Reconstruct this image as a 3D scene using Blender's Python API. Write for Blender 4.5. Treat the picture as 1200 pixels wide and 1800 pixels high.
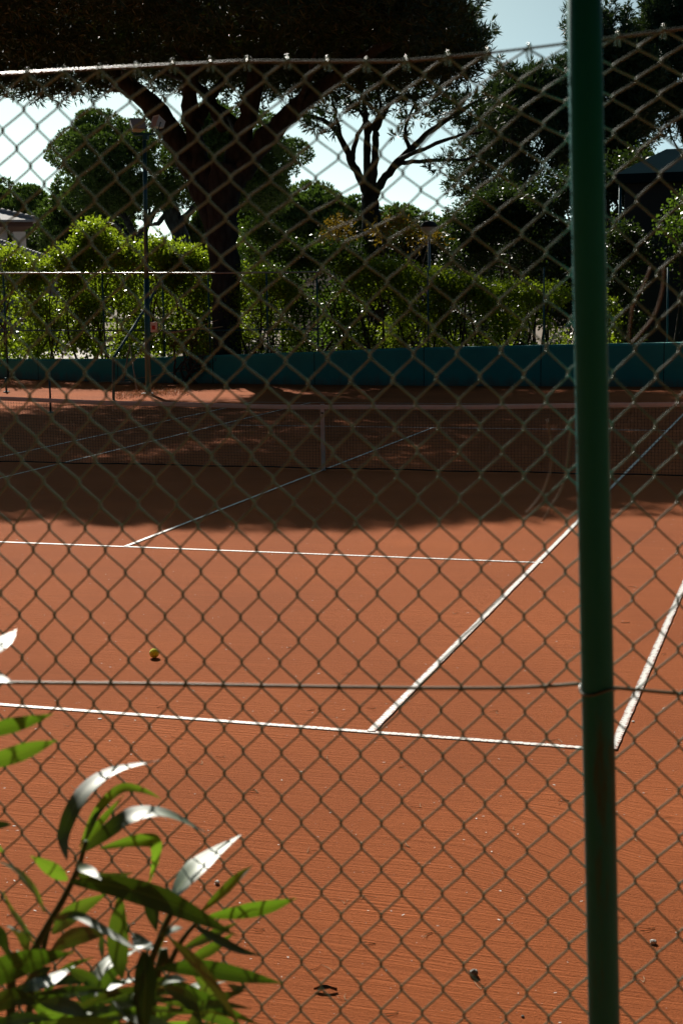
import bpy, bmesh, math, random
import numpy as np
from mathutils import Vector, Matrix

for o in list(bpy.data.objects):
    bpy.data.objects.remove(o)
SC = bpy.context.scene
COL = SC.collection
R = math.radians

# ------------------------------------------------------------ camera
CAM = np.array([6.4714, -8.0347, 2.5195])
YAW, PITCH, ROLL, FPX = -0.302628, -0.147430, -0.016057, 2660.7
_f = np.array([math.sin(YAW) * math.cos(PITCH), math.cos(YAW) * math.cos(PITCH), math.sin(PITCH)])
_r = np.array([math.cos(YAW), -math.sin(YAW), 0.0])
_u = np.cross(_r, _f)
RT = math.cos(ROLL) * _r + math.sin(ROLL) * _u
UP = -math.sin(ROLL) * _r + math.cos(ROLL) * _u
FW = _f
cam = bpy.data.cameras.new('camera')
cam_o = bpy.data.objects.new('camera', cam)
COL.objects.link(cam_o)
cam_o.matrix_world = Matrix(((RT[0], UP[0], -FW[0], CAM[0]), (RT[1], UP[1], -FW[1], CAM[1]),
                             (RT[2], UP[2], -FW[2], CAM[2]), (0, 0, 0, 1)))
cam.sensor_fit = 'AUTO'
cam.sensor_width = 36
cam.lens = FPX / 1800 * 36
cam.clip_start = 0.05
cam.clip_end = 3000
cam.dof.use_dof = True
cam.dof.focus_distance = 10.5
cam.dof.aperture_fstop = 10.5
SC.camera = cam_o

# ------------------------------------------------------------ sky, sun, exposure
SUN_EL, SUN_AZ = R(33), R(-32)          # azimuth from +Y, negative towards -X
world = bpy.data.worlds.new('World')
SC.world = world
world.use_nodes = True
wn = world.node_tree
sky = wn.nodes.new('ShaderNodeTexSky')
sky.sky_type = 'NISHITA'
sky.sun_disc = False
sky.sun_elevation = SUN_EL
sky.sun_rotation = SUN_AZ
sky.air_density = 0.2
sky.dust_density = 0.8
sky.ozone_density = 4.0
bg = wn.nodes['Background']
bg.inputs['Strength'].default_value = 0.092
wb = wn.nodes.new('ShaderNodeMix')                 # white balance of the sky: less violet, more cyan
wb.data_type = 'RGBA'; wb.blend_type = 'MULTIPLY'; wb.inputs['Factor'].default_value = 1.0
wb.inputs['B'].default_value = (1.08, 1.27, 0.93, 1)
wn.links.new(sky.outputs[0], wb.inputs['A'])
wn.links.new(wb.outputs['Result'], bg.inputs['Color'])
SDIR = np.array([math.sin(SUN_AZ) * math.cos(SUN_EL), math.cos(SUN_AZ) * math.cos(SUN_EL), math.sin(SUN_EL)])
sl = bpy.data.lights.new('sun', 'SUN')
sl.energy = 5.0
sl.angle = R(0.5)
sl.color = (1.0, 0.94, 0.84)
sun_o = bpy.data.objects.new('sun', sl)
COL.objects.link(sun_o)
sun_o.rotation_euler = Vector(SDIR).to_track_quat('Z', 'Y').to_euler()
SC.view_settings.view_transform = 'Standard'
SC.view_settings.look = 'None'
SC.view_settings.exposure = 0.28
SC.view_settings.gamma = 1.0
SC.render.engine = 'CYCLES'
SC.cycles.use_denoising = True
SC.cycles.max_bounces = 6
SC.cycles.transmission_bounces = 4
SC.cycles.diffuse_bounces = 3
SC.cycles.glossy_bounces = 2
SC.cycles.caustics_reflective = False
SC.cycles.caustics_refractive = False


# ------------------------------------------------------------ picture -> place (measured from the photograph)
def ray(u, v):
    return RT * ((u - 600) / FPX) + UP * ((900 - v) / FPX) + FW


def at(u, v, Y):                      # the point at world depth Y seen at photo pixel (u, v)
    d = ray(u, v)
    return CAM + d * ((Y - CAM[1]) / d[1])


def gnd(u, v, z=0.0):
    d = ray(u, v)
    return CAM + d * ((z - CAM[2]) / d[2])


def atd(u, v, D):
    return CAM + D * ray(u, v)


# ------------------------------------------------------------ object helpers
def tag(o, label=None, cat=None, group=None, kind=None):
    if label: o['label'] = label
    if cat: o['category'] = cat
    if group: o['group'] = group
    if kind: o['kind'] = kind
    return o


def empty(name, loc, label, cat, group=None):
    o = bpy.data.objects.new(name, None)
    COL.objects.link(o)
    o.location = [float(c) for c in loc]
    o.empty_display_size = 0.2
    return tag(o, label, cat, group)


def link(name, me, mat=None, parent=None, smooth=True):
    o = bpy.data.objects.new(name, me)
    COL.objects.link(o)
    if mat: me.materials.append(mat)
    if smooth and len(me.polygons):
        me.polygons.foreach_set('use_smooth', np.ones(len(me.polygons), bool))
    if parent is not None:
        o.parent = parent
        o.location = [-c for c in parent.location]   # mesh data is written in world coordinates
    me.update()
    return o


def np_mesh(name, V, F):
    V = np.asarray(V, np.float32); F = np.asarray(F, np.int32)
    me = bpy.data.meshes.new(name)
    me.vertices.add(len(V)); me.vertices.foreach_set('co', V.ravel())
    k = F.shape[1]
    me.loops.add(F.size); me.loops.foreach_set('vertex_index', F.ravel())
    me.polygons.add(len(F))
    me.polygons.foreach_set('loop_start', np.arange(len(F), dtype=np.int32) * k)
    me.polygons.foreach_set('loop_total', np.full(len(F), k, np.int32))
    me.update(calc_edges=True)
    return me


class MB:                              # collects boxes, tubes and sheets into one mesh
    def __init__(self): self.v, self.f = [], []

    def add(self, V, F):
        n = len(self.v)
        self.v += [tuple(map(float, p)) for p in V]
        self.f += [tuple(int(i) + n for i in f) for f in F]

    def box(self, c, s, rz=0.0, bevel=0.0):
        bm = bmesh.new()
        bmesh.ops.create_cube(bm, size=1.0)
        for v in bm.verts: v.co = Vector((v.co.x * s[0], v.co.y * s[1], v.co.z * s[2]))
        if bevel:
            bmesh.ops.bevel(bm, geom=bm.edges[:], offset=bevel, segments=2, affect='EDGES', profile=0.7)
        m = Matrix.Translation(Vector([float(x) for x in c])) @ Matrix.Rotation(rz, 4, 'Z')
        bm.transform(m)
        bm.verts.index_update()
        self.add([v.co for v in bm.verts], [[v.index for v in f.verts] for f in bm.faces])
        bm.free()

    def tube(self, P, r, n=8, caps=True):
        V, F = tube_np(P, r, n)
        self.add(V, F)
        if caps:
            k = len(V) - n
            m = len(self.v) - len(V)
            self.f.append(tuple(m + i for i in range(n))[::-1])
            self.f.append(tuple(m + k + i for i in range(n)))

    def sphere(self, c, s, sub=2, noise=0.0, seed=0):
        bm = bmesh.new()
        bmesh.ops.create_icosphere(bm, subdivisions=sub, radius=1.0)
        rg = random.Random(seed)
        for v in bm.verts:
            k = 1 + rg.uniform(-noise, noise)
            v.co = Vector((v.co.x * s[0] * k + c[0], v.co.y * s[1] * k + c[1], v.co.z * s[2] * k + c[2]))
        bm.verts.index_update()
        self.add([v.co for v in bm.verts], [[v.index for v in f.verts] for f in bm.faces])
        bm.free()

    def build(self, name, mat, parent=None, smooth=False):
        me = bpy.data.meshes.new(name)
        me.from_pydata(self.v, [], self.f)
        return link(name, me, mat, parent, smooth)


def tube_np(P, r, n=8):
    P = np.asarray(P, float)
    r = np.broadcast_to(np.asarray(r, float), (len(P),))
    T = np.gradient(P, axis=0)
    T /= np.linalg.norm(T, axis=1)[:, None] + 1e-12
    ref = np.array([0.0, 0, 1]) if abs(T[:, 2]).mean() < 0.75 else np.array([0.0, 1, 0.13])
    A = np.cross(T, ref); A /= np.linalg.norm(A, axis=1)[:, None] + 1e-12
    B = np.cross(T, A)
    an = np.arange(n) / n * 2 * np.pi
    V = P[:, None] + r[:, None, None] * (np.cos(an)[None, :, None] * A[:, None] + np.sin(an)[None, :, None] * B[:, None])
    i = np.arange(len(P) - 1)[:, None] * n
    j = np.arange(n)[None]
    F = np.stack([i + j, i + (j + 1) % n, i + n + (j + 1) % n, i + n + j], -1).reshape(-1, 4)
    return V.reshape(-1, 3), F


def smooth_path(P, k=6):
    P = np.asarray(P, float)
    if len(P) < 3: return np.linspace(P[0], P[-1], k + 1)
    Q = np.vstack([2 * P[0] - P[1], P, 2 * P[-1] - P[-2]])
    out = []
    for i in range(1, len(Q) - 2):
        for t in np.arange(k) / k:
            a, b, c, d = Q[i - 1], Q[i], Q[i + 1], Q[i + 2]
            out.append(0.5 * (2 * b + (c - a) * t + (2 * a - 5 * b + 4 * c - d) * t * t + (3 * b - a - 3 * c + d) * t ** 3))
    out.append(P[-1])
    return np.array(out)


# ------------------------------------------------------------ materials
def mat_new(name):
    m = bpy.data.materials.new(name)
    m.use_nodes = True
    return m, m.node_tree, m.node_tree.nodes['Principled BSDF']


def N(nt, t, **k):
    n = nt.nodes.new(t)
    for a, b in k.items(): setattr(n, a, b)
    return n


def simple(name, col, rough=0.6, metal=0.0, var=0.25, scale=8.0, bump=0.0, bscale=60.0, spec=0.5):
    m, nt, p = mat_new(name)
    tc = N(nt, 'ShaderNodeTexCoord')
    nz = N(nt, 'ShaderNodeTexNoise'); nz.inputs['Scale'].default_value = scale; nz.inputs['Detail'].default_value = 5
    nt.links.new(tc.outputs['Object'], nz.inputs['Vector'])
    mx = N(nt, 'ShaderNodeMix', data_type='RGBA')
    mx.inputs['A'].default_value = (*[c * (1 - var) for c in col], 1)
    mx.inputs['B'].default_value = (*[min(1, c * (1 + var)) for c in col], 1)
    nt.links.new(nz.outputs['Fac'], mx.inputs['Factor'])
    nt.links.new(mx.outputs['Result'], p.inputs['Base Color'])
    p.inputs['Roughness'].default_value = rough
    p.inputs['Metallic'].default_value = metal
    p.inputs['Specular IOR Level'].default_value = spec
    if bump:
        n2 = N(nt, 'ShaderNodeTexNoise'); n2.inputs['Scale'].default_value = bscale; n2.inputs['Detail'].default_value = 4
        nt.links.new(tc.outputs['Object'], n2.inputs['Vector'])
        b = N(nt, 'ShaderNodeBump'); b.inputs['Strength'].default_value = bump; b.inputs['Distance'].default_value = 0.01
        nt.links.new(n2.outputs['Fac'], b.inputs['Height'])
        nt.links.new(b.outputs['Normal'], p.inputs['Normal'])
    return m


def leafy(name, c1, c2, trans, tfac=0.4, rough=0.4, spec=0.5, nscale=0.6):
    m, nt, p = mat_new(name)
    geo = N(nt, 'ShaderNodeNewGeometry')
    tc = N(nt, 'ShaderNodeTexCoord')
    nz = N(nt, 'ShaderNodeTexNoise'); nz.inputs['Scale'].default_value = nscale; nz.inputs['Detail'].default_value = 2
    nt.links.new(tc.outputs['Object'], nz.inputs['Vector'])
    ad = N(nt, 'ShaderNodeMath', operation='MULTIPLY_ADD')
    ad.inputs[1].default_value = 0.55
    nt.links.new(geo.outputs['Random Per Island'], ad.inputs[0])
    ml = N(nt, 'ShaderNodeMath', operation='MULTIPLY'); ml.inputs[1].default_value = 0.5
    nt.links.new(nz.outputs['Fac'], ml.inputs[0])
    nt.links.new(ml.outputs[0], ad.inputs[2])
    mx = N(nt, 'ShaderNodeMix', data_type='RGBA')
    mx.inputs['A'].default_value = (*c1, 1); mx.inputs['B'].default_value = (*c2, 1)
    nt.links.new(ad.outputs[0], mx.inputs['Factor'])
    nt.links.new(mx.outputs['Result'], p.inputs['Base Color'])
    p.inputs['Roughness'].default_value = rough
    p.inputs['Specular IOR Level'].default_value = spec
    tr = N(nt, 'ShaderNodeBsdfTranslucent')
    m2 = N(nt, 'ShaderNodeMix', data_type='RGBA')
    m2.inputs['A'].default_value = (*[c * 0.75 for c in trans], 1)
    m2.inputs['B'].default_value = (*[c * 1.25 for c in trans], 1)
    nt.links.new(ad.outputs[0], m2.inputs['Factor'])
    nt.links.new(m2.outputs['Result'], tr.inputs['Color'])
    ms = N(nt, 'ShaderNodeMixShader'); ms.inputs[0].default_value = tfac
    nt.links.new(p.outputs[0], ms.inputs[1]); nt.links.new(tr.outputs[0], ms.inputs[2])
    nt.links.new(ms.outputs[0], nt.nodes['Material Output'].inputs['Surface'])
    return m


def clay_nodes(nt, tc):
    """brushed clay: colour and bump height from fine grain and long drag-mat streaks"""
    L = nt.links.new
    sep = N(nt, 'ShaderNodeSeparateXYZ'); L(tc.outputs['Object'], sep.inputs[0])
    # drag-mat turn: streaks bend round a point near the fence corner
    dist = N(nt, 'ShaderNodeVectorMath', operation='DISTANCE'); dist.inputs[1].default_value = (5.95, -1.6, 0)
    L(tc.outputs['Object'], dist.inputs[0])
    mr = N(nt, 'ShaderNodeMapRange', interpolation_type='SMOOTHSTEP')
    mr.inputs['From Min'].default_value = 0.0; mr.inputs['From Max'].default_value = 1.0
    mr.inputs['To Min'].default_value = 1.0; mr.inputs['To Max'].default_value = 0.0
    L(dist.outputs['Value'], mr.inputs['Value'])
    w1 = N(nt, 'ShaderNodeTexNoise'); w1.inputs['Scale'].default_value = 0.9; w1.inputs['Detail'].default_value = 3
    L(tc.outputs['Object'], w1.inputs['Vector'])
    yy = N(nt, 'ShaderNodeMath', operation='MULTIPLY_ADD'); yy.inputs[1].default_value = 0.09
    L(w1.outputs['Fac'], yy.inputs[0]); L(sep.outputs['Y'], yy.inputs[2])
    mix = N(nt, 'ShaderNodeMath', operation='MULTIPLY_ADD'); mix.inputs[1].default_value = 0.42
    L(mr.outputs['Result'], mix.inputs[0]); L(yy.outputs[0], mix.inputs[2])
    cmb = N(nt, 'ShaderNodeCombineXYZ')
    mx_ = N(nt, 'ShaderNodeMath', operation='MULTIPLY'); mx_.inputs[1].default_value = 0.9
    L(sep.outputs['X'], mx_.inputs[0]); L(mx_.outputs[0], cmb.inputs['X'])
    my_ = N(nt, 'ShaderNodeMath', operation='MULTIPLY'); my_.inputs[1].default_value = 52.0
    L(mix.outputs[0], my_.inputs[0]); L(my_.outputs[0], cmb.inputs['Y'])
    st = N(nt, 'ShaderNodeTexNoise'); st.inputs['Scale'].default_value = 1.0; st.inputs['Detail'].default_value = 6; st.inputs['Roughness'].default_value = 0.62
    L(cmb.outputs[0], st.inputs['Vector'])
    gr = N(nt, 'ShaderNodeTexNoise'); gr.inputs['Scale'].default_value = 75; gr.inputs['Detail'].default_value = 8; gr.inputs['Roughness'].default_value = 0.78
    L(tc.outputs['Object'], gr.inputs['Vector'])
    big = N(nt, 'ShaderNodeTexNoise'); big.inputs['Scale'].default_value = 0.5; big.inputs['Detail'].default_value = 6
    L(tc.outputs['Object'], big.inputs['Vector'])
    return st, gr, big


def clay_mat():
    m, nt, p = mat_new('brushed_clay')
    L = nt.links.new
    tc = N(nt, 'ShaderNodeTexCoord')
    st, gr, big = clay_nodes(nt, tc)
    r1 = N(nt, 'ShaderNodeValToRGB')
    r1.color_ramp.elements[0].position = 0.42; r1.color_ramp.elements[0].color = (0.21, 0.054, 0.016, 1)
    r1.color_ramp.elements[1].position = 0.92; r1.color_ramp.elements[1].color = (0.60, 0.170, 0.054, 1)
    a1 = N(nt, 'ShaderNodeMath', operation='MULTIPLY_ADD'); a1.inputs[1].default_value = 0.62
    L(gr.outputs['Fac'], a1.inputs[0])
    a2 = N(nt, 'ShaderNodeMath', operation='MULTIPLY_ADD'); a2.inputs[1].default_value = 0.30
    L(st.outputs['Fac'], a2.inputs[0])
    a3 = N(nt, 'ShaderNodeMath', operation='MULTIPLY'); a3.inputs[1].default_value = 0.42
    L(big.outputs['Fac'], a3.inputs[0]); L(a3.outputs[0], a2.inputs[2]); L(a2.outputs[0], a1.inputs[2])
    L(a1.outputs[0], r1.inputs['Fac'])
    L(r1.outputs['Color'], p.inputs['Base Color'])
    p.inputs['Roughness'].default_value = 0.95
    p.inputs['Specular IOR Level'].default_value = 0.092
    h = N(nt, 'ShaderNodeMath', operation='MULTIPLY_ADD'); h.inputs[1].default_value = 0.55
    pm = N(nt, 'ShaderNodeMapRange'); pm.inputs['From Min'].default_value = 0.35; pm.inputs['From Max'].default_value = 0.65; pm.inputs['To Min'].default_value = 0.35; pm.inputs['To Max'].default_value = 1.15
    L(big.outputs['Fac'], pm.inputs['Value'])
    sm = N(nt, 'ShaderNodeMath', operation='MULTIPLY'); L(st.outputs['Fac'], sm.inputs[0]); L(pm.outputs['Result'], sm.inputs[1])
    L(gr.outputs['Fac'], h.inputs[0]); L(sm.outputs[0], h.inputs[2])
    b = N(nt, 'ShaderNodeBump'); b.inputs['Strength'].default_value = 1.0; b.inputs['Distance'].default_value = 0.022
    L(h.outputs[0], b.inputs['Height']); L(b.outputs['Normal'], p.inputs['Normal'])
    return m


def tape_mat():
    """white nailed line tape: nail heads along both edges, clay ground into it in patches"""
    m, nt, p = mat_new('line_tape')
    L = nt.links.new
    tc = N(nt, 'ShaderNodeTexCoord')
    sep = N(nt, 'ShaderNodeSeparateXYZ'); L(tc.outputs['Object'], sep.inputs[0])
    md = N(nt, 'ShaderNodeMath', operation='PINGPONG'); md.inputs[1].default_value = 0.02
    L(sep.outputs['X'], md.inputs[0])
    ab = N(nt, 'ShaderNodeMath', operation='ABSOLUTE'); L(sep.outputs['Y'], ab.inputs[0])
    sb = N(nt, 'ShaderNodeMath', operation='SUBTRACT'); sb.inputs[1].default_value = 0.017; L(ab.outputs[0], sb.inputs[0])
    c = N(nt, 'ShaderNodeCombineXYZ'); L(md.outputs[0], c.inputs[0]); L(sb.outputs[0], c.inputs[1])
    ln = N(nt, 'ShaderNodeVectorMath', operation='LENGTH'); L(c.outputs[0], ln.inputs[0])
    lt = N(nt, 'ShaderNodeMath', operation='LESS_THAN'); lt.inputs[1].default_value = 0.0065; L(ln.outputs['Value'], lt.inputs[0])
    nz = N(nt, 'ShaderNodeTexNoise'); nz.inputs['Scale'].default_value = 26; nz.inputs['Detail'].default_value = 7; nz.inputs['Roughness'].default_value = 0.7
    L(tc.outputs['Object'], nz.inputs['Vector'])
    edge = N(nt, 'ShaderNodeMapRange'); edge.inputs['From Min'].default_value = 0.014; edge.inputs['From Max'].default_value = 0.027
    edge.inputs['To Min'].default_value = 0.0; edge.inputs['To Max'].default_value = 0.22
    L(ab.outputs[0], edge.inputs['Value'])
    ad = N(nt, 'ShaderNodeMath', operation='ADD'); L(nz.outputs['Fac'], ad.inputs[0]); L(edge.outputs['Result'], ad.inputs[1])
    mr = N(nt, 'ShaderNodeMapRange'); mr.inputs['From Min'].default_value = 0.53; mr.inputs['From Max'].default_value = 0.66
    L(ad.outputs[0], mr.inputs['Value'])
    mxx = N(nt, 'ShaderNodeMath', operation='MAXIMUM'); L(mr.outputs['Result'], mxx.inputs[0]); L(lt.outputs[0], mxx.inputs[1])
    mx = N(nt, 'ShaderNodeMix', data_type='RGBA')
    mx.inputs['A'].default_value = (0.80, 0.78, 0.74, 1); mx.inputs['B'].default_value = (0.26, 0.08, 0.035, 1)
    L(mxx.outputs[0], mx.inputs['Factor']); L(mx.outputs['Result'], p.inputs['Base Color'])
    p.inputs['Roughness'].default_value = 0.6
    return m


def post_mat():
    m, nt, p = mat_new('green_post_paint')
    L = nt.links.new
    tc = N(nt, 'ShaderNodeTexCoord')
    mp = N(nt, 'ShaderNodeMapping'); mp.inputs['Scale'].default_value = (40, 40, 5); L(tc.outputs['Object'], mp.inputs['Vector'])
    nz = N(nt, 'ShaderNodeTexNoise'); nz.inputs['Scale'].default_value = 1.0; nz.inputs['Detail'].default_value = 6; nz.inputs['Roughness'].default_value = 0.65
    L(mp.outputs[0], nz.inputs['Vector'])
    sep = N(nt, 'ShaderNodeSeparateXYZ'); L(tc.outputs['Object'], sep.inputs[0])
    mr = N(nt, 'ShaderNodeMapRange'); mr.inputs['From Min'].default_value = 2.25; mr.inputs['From Max'].default_value = 2.02   # wear low on the post
    L(sep.outputs['Z'], mr.inputs['Value'])
    ml = N(nt, 'ShaderNodeMath', operation='MULTIPLY_ADD'); ml.inputs[1].default_value = 0.17
    L(mr.outputs['Result'], ml.inputs[0]); L(nz.outputs['Fac'], ml.inputs[2])
    rp = N(nt, 'ShaderNodeValToRGB')
    e = rp.color_ramp.elements
    e[0].position = 0.35; e[0].color = (0.006, 0.220, 0.240, 1)
    e[1].position = 0.60; e[1].color = (0.005, 0.215, 0.210, 1)
    e2 = e.new(0.68); e2.color = (0.008, 0.21, 0.23, 1)
    e3 = e.new(0.80); e3.color = (0.05, 0.11, 0.085, 1)
    L(ml.outputs[0], rp.inputs['Fac']); L(rp.outputs['Color'], p.inputs['Base Color'])
    p.inputs['Roughness'].default_value = 0.5
    p.inputs['Specular IOR Level'].default_value = 0.28
    b = N(nt, 'ShaderNodeBump'); b.inputs['Strength'].default_value = 0.25; b.inputs['Distance'].default_value = 0.002
    L(nz.outputs['Fac'], b.inputs['Height']); L(b.outputs['Normal'], p.inputs['Normal'])
    return m


def bark_mat():
    m, nt, p = mat_new('pine_bark')
    L = nt.links.new
    tc = N(nt, 'ShaderNodeTexCoord')
    mp = N(nt, 'ShaderNodeMapping'); mp.inputs['Scale'].default_value = (7, 7, 2.4); L(tc.outputs['Object'], mp.inputs['Vector'])
    vo = N(nt, 'ShaderNodeTexVoronoi'); vo.inputs['Scale'].default_value = 1.0; L(mp.outputs[0], vo.inputs['Vector'])
    rp = N(nt, 'ShaderNodeValToRGB')
    rp.color_ramp.elements[0].position = 0.05; rp.color_ramp.elements[0].color = (0.034, 0.050, 0.052, 1)
    rp.color_ramp.elements[1].position = 0.8; rp.color_ramp.elements[1].color = (0.010, 0.0145, 0.016, 1)
    L(vo.outputs['Distance'], rp.inputs['Fac']); L(rp.outputs['Color'], p.inputs['Base Color'])
    p.inputs['Roughness'].default_value = 0.9
    b = N(nt, 'ShaderNodeBump'); b.inputs['Strength'].default_value = 0.8; b.inputs['Distance'].default_value = 0.05; b.invert = True
    L(vo.outputs['Distance'], b.inputs['Height']); L(b.outputs['Normal'], p.inputs['Normal'])
    return m


M_clay = clay_mat()
M_tape = tape_mat()
M_soil = simple('dry_soil', (0.16, 0.11, 0.07), 0.95, var=0.4, scale=1.2, bump=0.4, bscale=20)
M_wall = simple('teal_wall_paint', (0.030, 0.33, 0.30), 0.75, var=0.22, scale=2.2, bump=0.15, bscale=30)


def weather_wall(m):
    """clay splashed up the foot of the wall, rain streaks and joints every three metres"""
    nt = m.node_tree; p = nt.nodes['Principled BSDF']; L = nt.links.new
    base = p.inputs['Base Color'].links[0].from_socket
    tc = N(nt, 'ShaderNodeTexCoord'); sep = N(nt, 'ShaderNodeSeparateXYZ'); L(tc.outputs['Object'], sep.inputs[0])
    mp = N(nt, 'ShaderNodeMapping'); mp.inputs['Scale'].default_value = (3.5, 3.5, 1.1); L(tc.outputs['Object'], mp.inputs['Vector'])
    nz = N(nt, 'ShaderNodeTexNoise'); nz.inputs['Scale'].default_value = 1.0; nz.inputs['Detail'].default_value = 6; nz.inputs['Roughness'].default_value = 0.7; L(mp.outputs[0], nz.inputs['Vector'])
    hgt = N(nt, 'ShaderNodeMapRange'); hgt.inputs['From Min'].default_value = 0.0; hgt.inputs['From Max'].default_value = 0.38; hgt.inputs['To Min'].default_value = 0.45; hgt.inputs['To Max'].default_value = -0.15; L(sep.outputs['Z'], hgt.inputs['Value'])
    ad = N(nt, 'ShaderNodeMath', operation='ADD'); L(nz.outputs['Fac'], ad.inputs[0]); L(hgt.outputs['Result'], ad.inputs[1])
    mk = N(nt, 'ShaderNodeMapRange'); mk.inputs['From Min'].default_value = 0.55; mk.inputs['From Max'].default_value = 1.0; mk.inputs['To Max'].default_value = 0.7; L(ad.outputs[0], mk.inputs['Value'])
    mx = N(nt, 'ShaderNodeMix', data_type='RGBA'); L(base, mx.inputs['A']); mx.inputs['B'].default_value = (0.22, 0.11, 0.07, 1); L(mk.outputs['Result'], mx.inputs['Factor'])
    pp = N(nt, 'ShaderNodeMath', operation='PINGPONG'); pp.inputs[1].default_value = 1.5; L(sep.outputs['X'], pp.inputs[0])
    lt = N(nt, 'ShaderNodeMath', operation='LESS_THAN'); lt.inputs[1].default_value = 0.012; L(pp.outputs[0], lt.inputs[0])
    m2 = N(nt, 'ShaderNodeMix', data_type='RGBA'); L(mx.outputs['Result'], m2.inputs['A']); m2.inputs['B'].default_value = (0.008, 0.04, 0.04, 1); L(lt.outputs[0], m2.inputs['Factor'])
    L(m2.outputs['Result'], p.inputs['Base Color'])


weather_wall(M_wall)
M_bark = bark_mat()
M_twig = simple('twig_bark', (0.07, 0.05, 0.035), 0.9, var=0.3, scale=30)
M_pine = leafy('pine_needles', (0.012, 0.036, 0.016), (0.036, 0.080, 0.028), (0.06, 0.10, 0.015), 0.16, 0.5, 0.35)
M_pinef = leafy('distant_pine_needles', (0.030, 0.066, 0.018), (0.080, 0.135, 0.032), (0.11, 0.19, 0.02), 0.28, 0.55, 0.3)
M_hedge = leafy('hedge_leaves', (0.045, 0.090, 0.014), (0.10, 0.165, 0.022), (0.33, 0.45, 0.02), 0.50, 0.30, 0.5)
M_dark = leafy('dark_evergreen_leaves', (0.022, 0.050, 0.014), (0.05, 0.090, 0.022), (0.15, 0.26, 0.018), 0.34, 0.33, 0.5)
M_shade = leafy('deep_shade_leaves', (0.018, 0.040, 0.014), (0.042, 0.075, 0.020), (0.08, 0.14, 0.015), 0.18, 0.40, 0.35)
M_yel = leafy('yellow_leaves', (0.15, 0.095, 0.012), (0.24, 0.16, 0.018), (0.24, 0.16, 0.012), 0.35, 0.5, 0.3)
M_dry = leafy('dry_brown_leaves', (0.12, 0.07, 0.03), (0.22, 0.13, 0.06), (0.22, 0.12, 0.04), 0.35, 0.7, 0.2)
M_wire = simple('olive_coated_wire', (0.135, 0.265, 0.185), 0.36, var=0.2, scale=14, spec=.9)
M_wire2 = simple('grey_tension_wire', (0.10, 0.10, 0.06), 0.36, var=0.2, scale=14, spec=.7)
M_wire3 = simple('dull_tension_wire', (0.22, 0.24, 0.17), 0.5, var=0.2, scale=14, spec=.3)
M_post = post_mat()
M_steel = simple('dark_green_steel', (0.012, 0.095, 0.12), 0.35, var=0.2)
M_galv = simple('galvanised_steel', (0.38, 0.40, 0.40), 0.3, metal=0.7, var=0.15)
M_lampw = simple('lamp_white_paint', (0.60, 0.82, 0.92), 0.4, var=0.1)
M_net = simple('net_cord', (0.018, 0.020, 0.022), 0.8, var=0.1)
M_band = simple('net_band_canvas', (0.84, 0.80, 0.77), 0.85, var=0.15, scale=6)
M_rust = simple('brown_stem', (0.17, 0.085, 0.035), 0.7, var=0.3, scale=40)
M_wood = simple('pale_wood', (0.40, 0.27, 0.17), 0.6, var=0.2, scale=12)
M_stone = simple('grey_stone', (0.25, 0.23, 0.20), 0.8, var=0.3, scale=60)
M_pale = simple('pale_chip', (0.72, 0.68, 0.62), 0.7, var=0.2, scale=50)
M_straw = simple('dry_straw', (0.52, 0.38, 0.22), 0.7, var=0.25, scale=30)
M_plaster = simple('pale_pink_plaster', (0.85, 0.74, 0.66), 0.9, var=0.12, scale=1.5)
M_tile = simple('roof_tiles', (0.34, 0.33, 0.33), 0.8, var=0.3, scale=6, bump=0.5, bscale=9)
M_eave = simple('brown_eave', (0.10, 0.05, 0.035), 0.8, var=0.2)
M_canvas = simple('slate_blue_canvas', (0.010, 0.022, 0.028), 1.0, var=0.2, scale=1.0, spec=0.0)  # base darkened to stand in for missing tree shade on the roof
M_canvd = simple('dark_slate_panel', (0.010, 0.018, 0.024), 0.7, var=0.2, scale=1.0)
M_ball = simple('tennis_felt', (0.95, 0.95, 0.07), 0.95, var=0.18, scale=40, bump=0.5, bscale=350)
M_seam = simple('ball_seam', (0.65, 0.66, 0.45), 0.8, var=0.1)
M_red = simple('red_print', (0.40, 0.05, 0.03), 0.5, var=0.15)
M_sign = simple('white_sign', (0.70, 0.66, 0.66), 0.5, var=0.1)
M_glass = simple('lamp_glass', (0.55, 0.57, 0.58), 0.15, var=0.05)
M_brush = simple('brush_bristle', (0.10, 0.07, 0.05), 0.9, var=0.3, scale=40)

_p = M_ball.node_tree.nodes['Principled BSDF']          # felt: fuzzy rim and soft inner glow
_p.inputs['Sheen Weight'].default_value = 1.0; _p.inputs['Sheen Roughness'].default_value = 0.45; _p.inputs['Sheen Tint'].default_value = (1.0, 1.0, 0.35, 1)
_p.inputs['Subsurface Weight'].default_value = 0.5; _p.inputs['Subsurface Scale'].default_value = 0.03; _p.inputs['Subsurface Radius'].default_value = (1.0, 1.0, 0.3)

# ============================================================ THE SETTING
g = MB(); g.add([(-700, -60, -0.012), (700, -60, -0.012), (700, 1500, -0.012), (-700, 1500, -0.012)], [(0, 1, 2, 3)])
tag(g.build('ground', M_soil), 'dry brown soil around and behind the court', kind='structure')
g = MB(); g.add([(-45, -14, 0), (25, -14, 0), (25, 40, 0), (-45, 40, 0)], [(0, 1, 2, 3)])
# the clay stops under the back wall
wall_path = [(16, 29.40), (3.5, 29.48), (-3.7, 29.55), (-9.1, 30.1), (-12.1, 30.5), (-16.6, 32.05), (-28, 36.5)]
g = MB()
V = [(x, y + 0.1, 0) for x, y in wall_path] + [(x, -14, 0) for x, y in wall_path]
k = len(wall_path)
g.add(V, [(i, i + 1, k + i + 1, k + i) for i in range(k - 1)])
clay = tag(g.build('clay_court', M_clay), 'brushed red clay court', kind='structure')


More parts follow.
